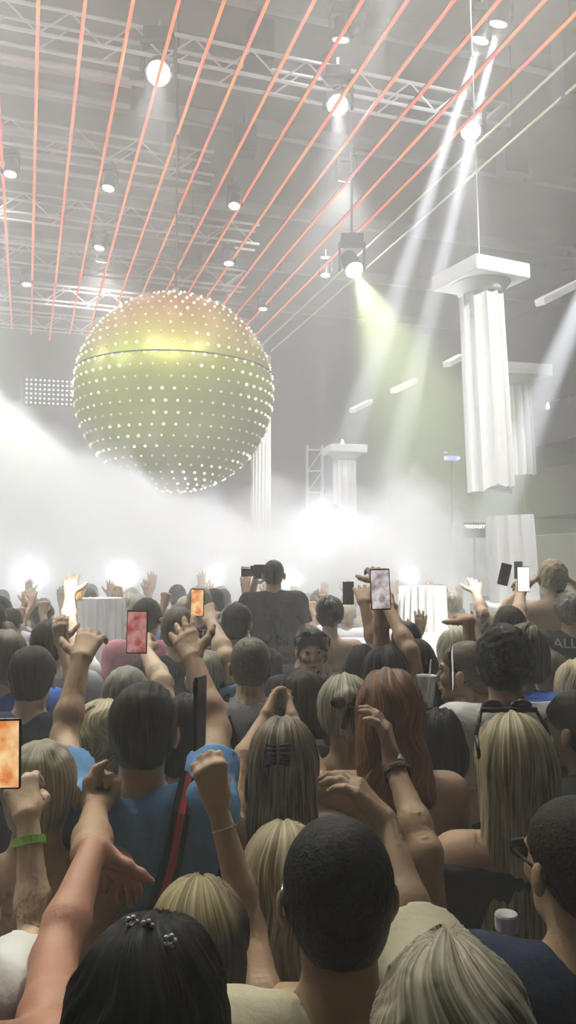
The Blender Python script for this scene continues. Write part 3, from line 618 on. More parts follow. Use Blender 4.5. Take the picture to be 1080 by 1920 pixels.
def hair_mesh(B, style, h=.007, seed=1, L=.3, vol=1.0, wave=0.0):
    c, Mh, s = B.hc, B.Mh, B.hs; T = lambda *p: c + Mh @ (V(*p) * s); Mi = Mh.T
    def loc(X, Y, Z):
        x, y, z = X - c[0], Y - c[1], Z - c[2]; return (Mi[0][0] * x + Mi[0][1] * y + Mi[0][2] * z, Mi[1][0] * x + Mi[1][1] * y + Mi[1][2] * z, Mi[2][0] * x + Mi[2][1] * y + Mi[2][2] * z)
    g = {'buzz': .006, 'short': .014, 'curly': .020, 'quiff': .017, 'crop': .009}.get(style, .017) * vol
    E = lambda p, r, k=.02, cut=None: Ell(T(*p), V(*r) * s, k, Mh, cut)
    def line(a, b, lo=-.2):
        def f(X, Y, Z):
            x, y, z = loc(X, Y, Z); return np.maximum((a + b * y - z), -z + lo) * .8
        return f
    short = style in ('buzz', 'short', 'curly', 'quiff', 'crop', 'bald')
    cl = line(-.008, .62, -.082) if style not in ('crop', 'buzz') else line(.0, .62, -.066) if short else line(-.045, 1.05, -.30)
    top = (E((0, -.012, .025), (.075 + g, .092 + g, .086 + g * 1.25), .0, cl))
    pr = [top]
    if short:
        pr.append(E((0, -.02, -.03), (.068 + g * .35, .082 + g * .3, .075), .02, line(-.035, .75, -.09) if style not in ('crop', 'buzz') else line(-.02, .75, -.070)))
        if style == 'quiff': pr.append(E((0, .045, .088), (.058, .045, .034), .03))
    else:
        drop = lambda x0, y0, z0, x1, y1, z1, r0, r1: Cap(T(x0, y0, z0), V(c[0] + x1, min(c[1] + y1, c[1] - .055), c[2] + z1), r0, r1, .03)
        if style in ('long', 'halfup'):
            for i in range(5):
                u = -1 + i * .5; pr.append(drop(u * .05, -.055, 0, u * .088, -.115 - .01 * (1 - u * u), -L * (.93 + .07 * math.cos(i * 2.1 + seed)), .042, .026))
            pr += [E((sx * .062, -.02, -.03), (.030, .06, .09), .03) for sx in (-1, 1)]
        if style == 'bob':
            pr += [E((0, -.045, -.035), (.094, .075, .10), .03)] + [E((sx * .07, 0, -.045), (.028, .052, .075), .03) for sx in (-1, 1)]
        if style == 'bun': pr += [E((0, -.1, .06), (.042, .038, .042), .01), E((0, -.03, -.03), (.075, .07, .06), .03, line(-.03, .75, -.09))]
        if style == 'pony':
            pr += [E((0, -.03, -.03), (.076, .07, .06), .03, line(-.03, .75, -.09)), Cap(T(0, -.1, .05), T(0, -.15, .0), .026, .034, .02), Cap(T(0, -.15, .0), V(c[0], c[1] - .15, c[2] - L), .034, .018, .02)]
    def post(Fd, X, Y, Z):
        x, y, z = loc(X, Y, Z)
        if short:
            ear = np.sqrt(((np.abs(x) - .094) / .030) ** 2 + ((y - .006) / .026) ** 2 + ((z + .022) / .036) ** 2) - 1; Fd = np.maximum(Fd, -ear * .026)
        if style in ('buzz', 'crop'): return Fd - .0015 * wob(X, Y, Z, 420, seed, 7)
        if style == 'curly': return Fd - .0075 * wob(X, Y, Z, 150, seed, 7) - .003 * wob(X, Y, Z, 330, seed + 2, 6)
        if style in ('short', 'quiff'): return Fd - .004 * wob(X, Y * .45, Z * .45, 190, seed, 6) - .002 * wob(X, Y, Z, 60, seed + 3, 4)
        th = np.arctan2(x, -(y - .05)); w = wave * np.sin(z * 42 + seed + th * 2) * .16
        rid = .55 * np.sin((th + w) * 23 + 1.7 * np.sin(z * 7 + seed)) + .45 * np.sin((th + w) * 51 + 2.3 * np.sin(z * 9 + 1.3 * seed)) 
        clump = np.sin((th + w) * 9 + seed)
        return Fd - .0028 * rid - .004 * clump - wave * .006 * wob(X, Y, Z, 50, seed, 5)
    P, Q = polygonise(pr, h, post=post); me = np_mesh('hair', P, Q); x, y, z = loc(P[:, 0], P[:, 1], P[:, 2]); ya = y - (.03 if not short else -.03); r = np.sqrt(x * x + ya * ya) + 1e-6
    w = wave * .12 * np.sin(z * 40 + seed); c1, s1 = x / r, ya / r; ca, sa = c1 - s1 * w, s1 + c1 * w
    if len(me.vertices) == len(P):
        at_ = me.attributes.new('strand', 'FLOAT_VECTOR', 'POINT'); at_.data.foreach_set('vector', (np.stack([ca * 26, sa * 26, z * 9 + r * 4], 1) if style not in ('buzz', 'crop', 'curly') else np.stack([x, y, z], 1) * 170).astype(np.float32).ravel())
    return me
# ------------------------------------------------------------------ materials of people
def hair_mat(name, c1, c2, rough=.42):
    m = bpy.data.materials.new(name); m.use_nodes = True; nt = m.node_tree; b = nt.nodes['Principled BSDF']; b.inputs['Roughness'].default_value = rough; b.inputs['Specular IOR Level'].default_value = .35 if max(c2) > .08 else .12
    tc = nt.nodes.new('ShaderNodeAttribute'); tc.attribute_name = 'strand'
    n = nt.nodes.new('ShaderNodeTexNoise'); n.inputs['Scale'].default_value = 1.0; n.inputs['Detail'].default_value = 3; nt.links.new(tc.outputs['Vector'], n.inputs['Vector'])
    mx = nt.nodes.new('ShaderNodeValToRGB'); e = mx.color_ramp.elements; e[0].position = .36; e[0].color = (*c1, 1); e[1].position = .64; e[1].color = (*c2, 1)
    nt.links.new(n.outputs['Fac'], mx.inputs['Fac']); nt.links.new(mx.outputs['Color'], b.inputs['Base Color'])
    bp = nt.nodes.new('ShaderNodeBump'); bp.inputs['Strength'].default_value = .6; bp.inputs['Distance'].default_value = .004; nt.links.new(n.outputs['Fac'], bp.inputs['Height']); nt.links.new(bp.outputs['Normal'], b.inputs['Normal']); return m
HAIR = {'black': hair_mat('black_hair', (.004, .004, .004), (.014, .013, .012)), 'dark brown': hair_mat('dark_brown_hair', (.010, .008, .006), (.034, .026, .018)), 'brown': hair_mat('brown_hair', (.05, .034, .022), (.13, .095, .06)),
        'auburn': hair_mat('auburn_hair', (.10, .035, .012), (.26, .105, .04)), 'blond': hair_mat('blond_hair', (.22, .17, .09), (.58, .50, .32)), 'ash': hair_mat('ash_blond_hair', (.16, .14, .10), (.50, .46, .34)),
        'grey': hair_mat('grey_hair', (.12, .115, .10), (.36, .35, .31)), 'streaked': hair_mat('streaked_hair', (.035, .025, .018), (.30, .24, .14))}
def lit_top(name, top, low):
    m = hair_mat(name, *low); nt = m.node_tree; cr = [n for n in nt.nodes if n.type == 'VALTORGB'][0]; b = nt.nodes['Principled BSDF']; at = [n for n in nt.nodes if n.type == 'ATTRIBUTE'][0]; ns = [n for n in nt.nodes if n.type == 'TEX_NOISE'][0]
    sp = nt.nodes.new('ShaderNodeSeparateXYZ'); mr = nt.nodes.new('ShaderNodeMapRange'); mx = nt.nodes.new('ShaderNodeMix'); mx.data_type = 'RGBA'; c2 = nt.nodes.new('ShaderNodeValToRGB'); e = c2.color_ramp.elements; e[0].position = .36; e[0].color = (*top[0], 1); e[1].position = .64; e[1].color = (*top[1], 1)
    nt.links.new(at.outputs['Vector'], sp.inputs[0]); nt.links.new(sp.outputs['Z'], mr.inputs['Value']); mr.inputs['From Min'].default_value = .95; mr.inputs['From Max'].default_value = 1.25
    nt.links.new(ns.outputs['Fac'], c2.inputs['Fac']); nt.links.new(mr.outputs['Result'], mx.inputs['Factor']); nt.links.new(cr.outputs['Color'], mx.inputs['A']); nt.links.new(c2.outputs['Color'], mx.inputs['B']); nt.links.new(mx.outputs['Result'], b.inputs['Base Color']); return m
HAIR['two-tone'] = lit_top('lit_top_hair', ((.20, .16, .08), (.50, .43, .26)), ((.012, .009, .007), (.06, .042, .03)))  # blond top is light painted onto dark hair
def skin_mat(n, c): return mat(n, c, .5, bump=.12, bscale=90, var=.10, vscale=9, spec=.35)
SKIN = {'fair': skin_mat('fair_skin', (.60, .43, .30)), 'tan': skin_mat('tan_skin', (.46, .30, .19)), 'olive': skin_mat('olive_skin', (.37, .245, .155)), 'brown': skin_mat('brown_skin', (.22, .135, .08)), 'pink': skin_mat('sunburnt_skin', (.50, .25, .17))}
CL = {}
for n, c in {'black': (.016, .016, .018), 'charcoal': (.045, .045, .05), 'navy': (.03, .042, .085), 'light blue': (.15, .33, .62), 'blue': (.04, .12, .50), 'white': (.72, .72, .72), 'grey': (.34, .34, .36), 'beige': (.50, .46, .34), 'olive': (.10, .11, .06), 'red': (.45, .04, .05), 'pink': (.6, .25, .32), 'denim': (.08, .12, .2), 'cream': (.66, .62, .5)}.items():
    CL[n] = mat(n.replace(' ', '_') + '_cloth', c, .85, bump=.25, bscale=55, var=.12, vscale=7, spec=.2)
M['eye'] = mat('eye_white', (.4, .38, .36), .35); M['iris'] = mat('eye_iris', (.03, .02, .015), .2); M['lips'] = mat('lips', (.45, .17, .15), .4)
M['phone'] = mat('phone_body', (.02, .02, .025), .25); M['glossblack'] = mat('glossy_black_plastic', (.01, .01, .012), .15); M['gold'] = mat('gold_metal', (.8, .6, .3), .2, 1); M['silver'] = mat('silver_metal', (.85, .85, .86), .15, 1)
M['whiteplastic'] = mat('white_plastic', (.8, .8, .8), .3); M['lime'] = mat('lime_band', (.30, .65, .12), .5)
def add_parts(root, B, hair=None, hstyle='short', skin='fair', top='tee', tcol='black', legs='denim', near=1, seed=1, L=.3, wave=0, facing=False, g=.012, hem=.9, vol=1):
    q = {2: (.016, .0055, .0042, .011, .0045), 1: (.02, .007, .005, .014, .006), 0: (.03, .011, .0075, .022, .010)}[near]
    if hair is None and not facing: pass
    bo = mesh_obj('body', body_mesh(B, 'body', q[0], q[1], q[2]), SKIN[skin], root)
    hp = None
    if hstyle: hp = mesh_obj('hair', hair_mesh(B, hstyle, q[4], seed, L, vol, wave), HAIR[hair], root)
    sh = None
    if top: sh = mesh_obj({'tee': 'shirt', 'elbow': 'shirt', 'long': 'long_sleeved_shirt', 'tank': 'tank_top', 'halter': 'halter_top', 'dress': 'dress'}[top], shirt_mesh(B, top, g, q[3], seed, hem=hem), CL[tcol], root)
    tr = mesh_obj('trousers', trouser_mesh(B), CL[legs], root)
    if facing:
        for sx in (-1, 1):
            c = B.hc + B.Mh @ (V(sx * .031, .0775, .004) * B.hs); bm = bmesh.new(); add_ball(bm, c, .0112, 12); e = obj('eye', bm, M['eye'], root, smooth=True)
            bm = bmesh.new(); add_ball(bm, c + B.Mh @ V(0, .0068, 0), .0062, 10); obj('iris', bm, M['iris'], e, smooth=True)
        bm = bmesh.new(); add_ball(bm, B.hc + B.Mh @ (V(0, .096, -.0655) * B.hs), .007, 12, (2.7, .8, 1)); obj('lips', bm, M['lips'], root, smooth=True)
        bm = bmesh.new()
        for sx in (-1, 1): add_rod(bm, B.hc + B.Mh @ (V(sx * .014, .094, .026) * B.hs), B.hc + B.Mh @ (V(sx * .05, .078, .030) * B.hs), .0035, 6)
        obj('eyebrows', bm, HAIR[hair or 'dark brown'], root, smooth=True)
    return bo, hp, sh, tr
def ray_point(p0, px, L, far=True):
    d = (W(*px, 1) - CAMP).normalized(); v = Vector(p0) - CAMP; b = v.dot(d); c = v.length_squared - L * L; disc = b * b - c
    if disc >= 0: t = b + math.sqrt(disc) * (1 if far else -1); return CAMP + d * t
    q = CAMP + d * b; e = (q - Vector(p0)); return Vector(p0) + e * min(1, L * 1.12 / e.length)
def person(label, hx, ty, Z, face=0, male=True, arms=(None, None), group=None, H=None, zfoot=0, cat='person', head=(0, 0, 0), lean=0, fat=1.0, near=1, **kw):
    hy = ty + .120 * F / Z; hcw = W(hx, hy, Z); H = H or (hcw.z + .118 * (1 if male else .95) - zfoot); rz = -R(face)
    Rz = Matrix.Rotation(rz, 3, 'Z'); off = Rz @ Vector((0, .02 + lean * .6, 0)); root_p = Vector((hcw.x - off.x, hcw.y - off.y, zfoot))
    root = empty('person', root_p, (0, 0, rz), label, 'person', group); inv = Rz.transposed(); la = []
    for s, a in zip((-1, 1), arms):
        if a is None: la.append(None); continue
        if not isinstance(a, dict): la.append(a); continue
        m = (.97 if male else .91) * a.get('s', 1); shl = Vector((s * (.17 if male else .148), -.02 + lean * .4, H - .30)); shw = root_p + Rz @ shl
        if 'e' in a: el = ray_point(shw, a['e'], .29 * m, a.get('fe', True))
        else: el = shw + Vector(a['ev']).normalized() * .29 * m
        wr = ray_point(el, a['w'], .262 * m, a.get('fw', True)); tip = ray_point(wr, a['t'], .18 * m, a.get('ft', True))
        n = Vector(a.get('n', (0, 1, 0))); t3 = lambda p: tuple(inv @ (p - root_p)); e = (t3(el), t3(wr), t3(tip), tuple(inv @ n), a.get('pose', 'open'))
        if 'thumb' in a: e = e + (a['thumb'],)
        la.append(e)
    B = make_body(H, male, la, head, near, lean, fat); parts = add_parts(root, B, near=near, **kw)
    B.root = root; B.parts = parts; B.world = lambda p: root_p + Rz @ Vector(p); return B
# ------------------------------------------------------------------ things worn and held
def ring(B, arm, frac, r, tube, m, name='bracelet', seg=1):
    sh, el, wr, tip = [Vector(q) for q in B.J[arm]]; p = el + (wr - el) * frac; Q = frame_z(wr - el); bm = bmesh.new(); n = 20; pts = [p + Q @ Vector((r * math.cos(6.2832 * i / n), r * math.sin(6.2832 * i / n), 0)) for i in range(n)]
    for i in range(n): add_rod(bm, pts[i], pts[(i + 1) % n], tube, 6)
    return obj(name, bm, m, B.root, smooth=True)
def wristband(B, arm, frac, r, w_, m, name='wristband'):
    sh, el, wr, tip = [Vector(q) for q in B.J[arm]]; p = el + (wr - el) * frac; bm = bmesh.new(); d = (wr - el).normalized(); add_rod(bm, p - d * w_ / 2, p + d * w_ / 2, r, 20); return obj(name, bm, m, B.root, smooth=False)
def strap(B, pts, ws, ms, name='shoulder_strap', n=(0, -1, 0)):
    P = [Vector(p) for p in pts]; bm = bmesh.new(); tot = sum(ws); fi = []
    rows = []
    for i, p in enumerate(P):
        t = (P[min(i + 1, len(P) - 1)] - P[max(i - 1, 0)]).normalized(); nn = Vector((p.x * .9, p.y * 1.6 - .02, 0 if p.z < B.H - .36 else .12)).normalized(); s = t.cross(nn).normalized(); x = -tot / 2; row = []
        for k in range(len(ws) + 1):
            row.append((bm.verts.new(p + s * x), bm.verts.new(p + s * x + nn * .006))); x += ws[k] if k < len(ws) else 0
        rows.append(row)
    for A, C_ in zip(rows, rows[1:]):
        for k in range(len(ws)):
            f = bm.faces.new((A[k][1], A[k + 1][1], C_[k + 1][1], C_[k][1])); f.material_index = k
            f = bm.faces.new((A[k][0], C_[k][0], C_[k + 1][0], A[k + 1][0])); f.material_index = k
        for k, e in ((0, 0), (len(ws), len(ws) - 1)):
            f = bm.faces.new((A[k][0], A[k][1], C_[k][1], C_[k][0])); f.material_index = e
    bmesh.ops.recalc_face_normals(bm, faces=bm.faces); return obj(name, bm, ms, B.root)
def glasses(B, ontop=True, frame=None, lens=None, name='sunglasses', yz=(.03, .132)):
    frame = frame or M['glossblack']; lens = lens or M['glossblack']; T = lambda *p: Vector(B.hc + B.Mh @ V(*p)); bm = bmesh.new()
    if ontop:
        y, z = yz
        for sx in (-1, 1):
            add_rod(bm, T(sx * .072, y, z - .005), T(sx * .094, -.01, .075), .005, 6); add_rod(bm, T(sx * .094, -.01, .075), T(sx * .092, -.05, .03), .005, 6, .009)
        add_rod(bm, T(-.072, y, z), T(.072, y, z), .007, 8); ls = bmesh.new()
        for sx in (-1, 1): add_ball(ls, T(sx * .037, y + .018, z + .006), .026, 12, (1.15, .5, .7))
    else:
        y, z = .100, .006
        for sx in (-1, 1): add_rod(bm, T(sx * .064, y - .012, z), T(sx * .090, -.01, .005), .003, 6); add_rod(bm, T(sx * .090, -.01, .005), T(sx * .086, -.03, -.012), .003, 6)
        add_rod(bm, T(-.062, y, z + .012), T(.062, y, z + .012), .003, 6); ls = bmesh.new()
        for sx in (-1, 1): add_ball(ls, T(sx * .034, y, z - .004), .024, 12, (1.1, .3, .85))
    o = obj(name, bm, frame, B.root, smooth=True); obj('lens', ls, lens, o, smooth=True); return o
def screen_mat(n, c1, c2, e):
    m = bpy.data.materials.new(n); m.use_nodes = True; nt = m.node_tree; b = nt.nodes['Principled BSDF']; b.inputs['Roughness'].default_value = .15; b.inputs['Base Color'].default_value = (.02, .02, .02, 1)
    tc = nt.nodes.new('ShaderNodeTexCoord'); ns = nt.nodes.new('ShaderNodeTexNoise'); ns.inputs['Scale'].default_value = 28; ns.inputs['Detail'].default_value = 3; cr = nt.nodes.new('ShaderNodeValToRGB')
    q = cr.color_ramp.elements; q[0].position = .38; q[0].color = (*c1, 1); q[1].position = .62; q[1].color = (*c2, 1)
    nt.links.new(tc.outputs['Object'], ns.inputs['Vector']); nt.links.new(ns.outputs['Fac'], cr.inputs['Fac']); nt.links.new(cr.outputs['Color'], b.inputs['Emission Color']); b.inputs['Emission Strength'].default_value = e; return m
SC = {'orange': screen_mat('screen_orange', (.75, .22, .05), (1, .72, .35), .95), 'red': screen_mat('screen_red', (.5, .06, .06), (.8, .42, .4), .6), 'pale': screen_mat('screen_pale', (.35, .25, .25), (.85, .8, .82), .8),
      'white': screen_mat('screen_white', (1, 1, 1), (1, 1, 1), 2.5), 'dark': screen_mat('screen_dark', (.02, .02, .02), (.05, .05, .06), .3)}
def phone(px, py, Y, label, scr='orange', roll=0, yaw=0, tilt=0, s=1.0, case='phone'):
    t = empty('mobile_phone', W(px, py, Y), (R(tilt), R(roll), R(yaw)), label, 'phone'); w_, h_ = .074 * s, .152 * s
    bm = bmesh.new(); add_box(bm, (0, 0, 0), (w_, .0085, h_)); obj('phone_case', bm, M[case], t, bevel=.004)
    bm = bmesh.new(); add_box(bm, (0, -.0047, 0), (w_ * .9, .0012, h_ * .93)); obj('screen', bm, SC[scr], t)
    bm = bmesh.new(); add_box(bm, (-w_ * .25, .0055, h_ * .36), (w_ * .36, .003, h_ * .17)); obj('camera_bump', bm, M['glossblack'], t, bevel=.002); return t
A = lambda e, w, t, pose='open', n=(0, 1, 0), **k: dict(e=e, w=w, t=t, pose=pose, n=n, **k)
# ------------------------------------------------------------------ nearest people
b = person('man with very short black hair and beige shirt, large in the centre foreground', 632, 1540, 1.28, near=2, hair='black', hstyle='crop', skin='olive', top='elbow', tcol='beige', seed=4, vol=1.15,
           arms=(None, A((785, 1775), (722, 1540), (600, 1405), 'relax', (-.5, .2, -1))), head=(7, 0, 0))
T = lambda *p: Vector(b.hc + b.Mh @ V(*p)); bm = bmesh.new(); add_rod(bm, T(-.088, -.01, .004), T(-.072, .085, .012), .0025, 6); add_rod(bm, T(-.088, -.01, .004), T(-.085, -.03, -.012), .0025, 6)
for sx in (-1, 1): add_rod(bm, T(sx * .072, .088, .012), T(sx * .012, .104, .012), .003, 6)
o = obj('spectacles', bm, M['silver'], b.root, smooth=True)
strap(b, [(.085, .10, b.H - .33), (.088, .0, b.H - .262), (.092, -.075, b.H - .30), (.10, -.128, b.H - .42), (.10, -.13, b.H - .6)], [.03], [CL['black']], 'bag_strap')
b = person('person with long wavy black hair and sparkling hair clips, lowest at bottom left', 282, 1742, 1.0, male=False, near=2, hair='black', hstyle='long', skin='olive', top='tank', tcol='black', L=.34, wave=.8, vol=1.15, seed=8)
for (x, y, z) in ((-.083, -.03, .062), (-.068, -.035, .082), (-.02, -.02, .128), (.0, -.03, .128), (.03, -.05, .12)):
    bm = bmesh.new(); p = b.hc + b.Mh @ V(x, y, z)
    for k in range(5): add_ball(bm, p + V(.0055 * math.cos(k * 1.26), 0, .0055 * math.sin(k * 1.26)), .0038, 8)
    obj('hair_clip', bm, M['silver'], b.root, smooth=True)
b = person('woman with long dark hair, light painted on top, raising a dark phone, at lower left', 372, 1662, 1.6, male=False, near=2, hair='two-tone', hstyle='long', skin='tan', top='tank', tcol='black', L=.36, wave=.3, vol=1.35, seed=3,
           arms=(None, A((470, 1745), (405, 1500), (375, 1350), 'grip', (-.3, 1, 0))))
ring(b, 1, .80, .031, .0015, M['silver'])
phone(374, 1335, 1.72, 'dark mobile phone held upright by the woman with dark hair at lower left', 'dark', roll=3, yaw=80, s=1.0)
person('person with pale blond long hair mostly behind the short-haired man in the centre', 532, 1556, 1.95, male=False, near=2, hair='blond', hstyle='long', skin='tan', top='tank', tcol='black', L=.34, vol=1.5, seed=12, wave=.2)
b = person('woman hidden behind the short-haired man, raising her right arm with a watch and bracelets', 668, 1580, 1.68, male=False, near=1, hair='dark brown', hstyle='bob', skin='tan', top='tank', tcol='grey', seed=2,
           arms=(None, A((800, 1600), (737, 1430), (692, 1268), 'relax', (-1, .3, 0))))
wristband(b, 1, .98, .029, .012, M['silver'], 'watch'); ring(b, 1, .90, .030, .0025, M['gold']); ring(b, 1, .86, .030, .0035, M['black'])
person('person with messy ash blond bobbed hair, cut off by the bottom edge at lower right', 850, 1800, 1.0, male=False, near=2, hair='ash', hstyle='bob', skin='fair', top='tee', tcol='charcoal', seed=21, vol=1.6, wave=1.3)
b = person('man in a navy t-shirt at the lower right edge, head turned left, wearing dark sunglasses', 1078, 1500, 1.48, near=2, hair='dark brown', hstyle='crop', skin='tan', top='tee', tcol='navy', seed=5, head=(34, 0, 0), face=12); glasses(b, False)
b = person('woman with very long straight blond hair and black sunglasses on her head at right', 962, 1347, 2.05, male=False, near=2, hair='blond', hstyle='long', skin='tan', top='tank', tcol='charcoal', L=.44, vol=1.35, seed=14,
           arms=(A((893, 1745), (842, 1800), (800, 1790), 'hold', (1, .2, 0), fw=True), None)); glasses(b, True)
b = person('man in a light blue t-shirt, both arms raised, red-striped strap on his back', 270, 1290, 2.15, near=2, hair='dark brown', hstyle='quiff', skin='tan', top='tee', tcol='light blue', seed=6,
           arms=(A((120, 1385), (152, 1235), (182, 1165), 'claw', (0, 1, 0)), A((408, 1370), (362, 1235), (335, 1160), 'open', (0, 1, 0))))
strap(b, [(.13, .06, b.H - .25), (.125, -.04, b.H - .215), (.118, -.125, b.H - .285), (.100, -.160, b.H - .40), (.066, -.165, b.H - .52), (.026, -.152, b.H - .64), (-.03, -.160, b.H - .78)], [.014, .018, .014], [CL['black'], CL['red'], CL['black']])
b = person('woman with long streaked hair and black claw clip, hands joined above her head', 530, 1352, 2.3, male=False, near=2, hair='streaked', hstyle='long', skin='tan', top='tank', tcol='black', L=.36, vol=1.25, seed=31,
           arms=(A((440, 1450), (498, 1345), (532, 1285), 'claw', (1, 0, 0)), A((588, 1440), (548, 1348), (528, 1285), 'claw', (-1, 0, 0))))
bm = bmesh.new(); p0 = b.hc + V(-.012, -.118, .055)
for k in range(5):
    for sx in (-1, 1): add_rod(bm, p0 + V(sx * .004, -.02, .022 - k * .011), p0 + V(sx * .030, -.012, .024 - k * .014), .0045, 6, .004); add_rod(bm, p0 + V(sx * .030, -.012, .024 - k * .014), p0 + V(sx * .034, .014, .018 - k * .014), .004, 6, .002)
obj('claw_clip', bm, M['glossblack'], b.root, smooth=True)
# middle distance
b = person('woman with ash blond hair tied with a black bow, left of the auburn woman', 645, 1270, 2.75, male=False, near=1, hair='ash', hstyle='bun', skin='olive', top='tank', tcol='black', seed=7, vol=1.3)
bm = bmesh.new(); p0 = b.hc + V(.01, -.125, .045); add_ball(bm, p0, .014, 10)
for sx in (-1, 1): add_ball(bm, p0 + V(sx * .032, 0, .008), .024, 12, (1.3, .5, .8)); add_rod(bm, p0, p0 + V(sx * .022, -.004, -.075), .006, 6, .010)
obj('hair_bow', bm, CL['black'], b.root, smooth=True)
person('woman with big auburn hair and a bare back at centre right', 730, 1268, 2.4, male=False, near=1, hair='auburn', hstyle='long', skin='tan', top='halter', tcol='charcoal', L=.22, wave=.7, vol=1.75, seed=9, fat=1.1, arms=(None, A((866, 1560), (820, 1660), (800, 1700), 'relax')))
person('man in a white t-shirt with thick dark curly hair, right of centre', 945, 1180, 2.8, near=1, hair='black', hstyle='curly', skin='olive', top='tee', tcol='white', seed=15, head=(-12, 0, 0), vol=1.2)
b = person('man in grey t-shirt with black strap, left of the joined hands', 470, 1195, 3.35, near=1, hair='brown', hstyle='crop', skin='fair', top='tee', tcol='grey', seed=16, fat=1.1)
strap(b, [(-.10, .06, b.H - .28), (-.10, -.04, b.H - .235), (-.085, -.115, b.H - .32), (-.03, -.148, b.H - .45), (.05, -.150, b.H - .6), (.10, -.14, b.H - .74)], [.035], [CL['black']])
b = person('bearded man facing the camera in a black shirt with sunglasses pushed up on his hair', 586, 1182, 4.4, face=168, near=2, hair='dark brown', hstyle='short', skin='tan', top='tee', tcol='black', seed=17, facing=True, head=(-12, 0, 0)); glasses(b, True, yz=(.062, .098))
bm = bmesh.new(); add_ball(bm, b.hc + b.Mh @ V(0, .050, -.092), .040, 14, (1.05, .95, .75)); obj('beard', bm, HAIR['dark brown'], b.root, smooth=True)
bz = W(512, 1078, 6.2).z + .118 - 1.82
b = person('tall man in a black t-shirt above the crowd before the fog, camera at face', 513, 1049, 6.2, zfoot=bz, near=1, hair='black', hstyle='buzz', skin='olive', top='tee', tcol='black', seed=18, fat=1.12, arms=(A((462, 1150), (478, 1090), (486, 1070), 'hold', (1, 0, 0)), None))
wbox('riser_block', Vector((b.root.location.x, b.root.location.y, bz / 2 - .005)), (.62, .5, bz - .01), M['black'], 0, 'low black riser box under the tall man in the black t-shirt', 'riser')
t = empty('video_camera', W(493, 1072, 6.25), (0, R(12), R(95)), 'small dark video camera held at the face of the tall man in black', 'camera')
bm = bmesh.new(); add_box(bm, (0, 0, 0), (.09, .15, .10)); obj('camera_body', bm, M['phone'], t, bevel=.008); bm = bmesh.new(); add_rod(bm, (0, .07, 0), (0, .17, .0), .036, 16, .042); obj('camera_lens', bm, M['glossblack'], t); bm = bmesh.new(); add_box(bm, (-.055, .05, .0), (.012, .1, .07)); obj('flip_screen', bm, M['phone'], t)
person('person with a round black bob raising one arm, below the pale phone screen', 722, 1214, 3.2, male=False, near=1, hair='black', hstyle='bob', skin='tan', top='tee', tcol='black', seed=19, vol=1.2, arms=(None, A((766, 1200), (728, 1140), (714, 1100), 'grip', (0, 1, 0))))
phone(713, 1105, 3.12, 'mobile phone with a pale pink screen held high at centre right', 'pale', roll=-2, s=1.05)
person('person with smooth black hair left of the black bob, one arm straight up', 681, 1210, 3.6, male=False, near=1, hair='black', hstyle='bob', skin='olive', top='tank', tcol='charcoal', seed=20, arms=(None, A((695, 1190), (682, 1130), (678, 1094), 'open', (0, 1, 0))))
person('woman with long black hair and a black top behind the auburn woman', 778, 1200, 3.45, male=False, near=1, hair='black', hstyle='long', skin='tan', top='tee', tcol='black', L=.24, seed=22, arms=(A((716, 1150), (710, 1092), (702, 1054), 'claw', (0, 1, 0)), None))
b = person('man in black seen from the side, holding a thin pale phone before his face', 872, 1203, 3.05, face=-62, near=2, hair='brown', hstyle='crop', skin='tan', top='tee', tcol='black', seed=23, facing=True, arms=(None, None))
person('person raising a forearm right of the profile man, tattooed arm in front of the face', 905, 1262, 3.35, male=False, near=1, hair='dark brown', hstyle='bun', skin='tan', top='tee', tcol='blue', seed=24, arms=(A((905, 1200), (878, 1165), (862, 1150), 'relax', (0, 0, -1)), None))
phone(846, 1252, 2.85, 'thin pale mobile phone seen nearly edge-on before the profile man', 'pale', roll=-16, yaw=75)
person('man whose forearm holds the thin phone, low behind the auburn woman', 830, 1330, 2.75, male=False, near=1, hair='black', hstyle='bob', skin='fair', top='tank', tcol='black', seed=25, arms=(None, A((885, 1370), (858, 1295), (848, 1250), 'grip', (-1, .3, 0))))
b = person('woman with brown wavy hair and a blue top looking to the right', 988, 1172, 3.35, male=False, face=52, near=2, hair='brown', hstyle='bob', skin='fair', top='tee', tcol='blue', seed=26, facing=True, arms=(None, None))
person('man with dark hair and a navy shirt at the left below the raised hands', 62, 1215, 3.2, near=1, hair='dark brown', hstyle='short', skin='fair', top='tee', tcol='navy', seed=27, vol=1.1)
person('person with greyish brown hair raising the phone with the red screen', 238, 1253, 3.05, near=1, hair='grey', hstyle='short', skin='fair', top='tee', tcol='white', seed=28, arms=(None, A((305, 1280), (272, 1220), (262, 1180), 'grip', (0, 1, 0))))
phone(257, 1185, 2.98, 'mobile phone with a red screen held up at left', 'red', roll=1, s=1.05)
person('dark-haired person right behind the man in light blue', 352, 1308, 2.6, near=1, hair='black', hstyle='bob', skin='tan', top='tee', tcol='black', seed=29)
person('person with tousled blond hair and a dark top left of the man in light blue', 190, 1316, 2.7, male=False, near=1, hair='blond', hstyle='bob', skin='tan', top='tee', tcol='charcoal', seed=30, wave=1.4, vol=1.25)
person('person with large dark brown hair behind the joined hands', 566, 1262, 2.95, male=False, near=1, hair='dark brown', hstyle='bob', skin='tan', top='tee', tcol='black', seed=32, vol=1.35)
person('grey-haired man raising his right arm with an orange phone', 388, 1222, 3.5, near=1, hair='grey', hstyle='short', skin='fair', top='tee', tcol='light blue', seed=33, arms=(None, A((425, 1235), (396, 1165), (376, 1120), 'grip', (0, 1, 0))))
phone(370, 1130, 3.42, 'mobile phone with a bright orange screen held up left of centre', 'orange', roll=1, s=.78)
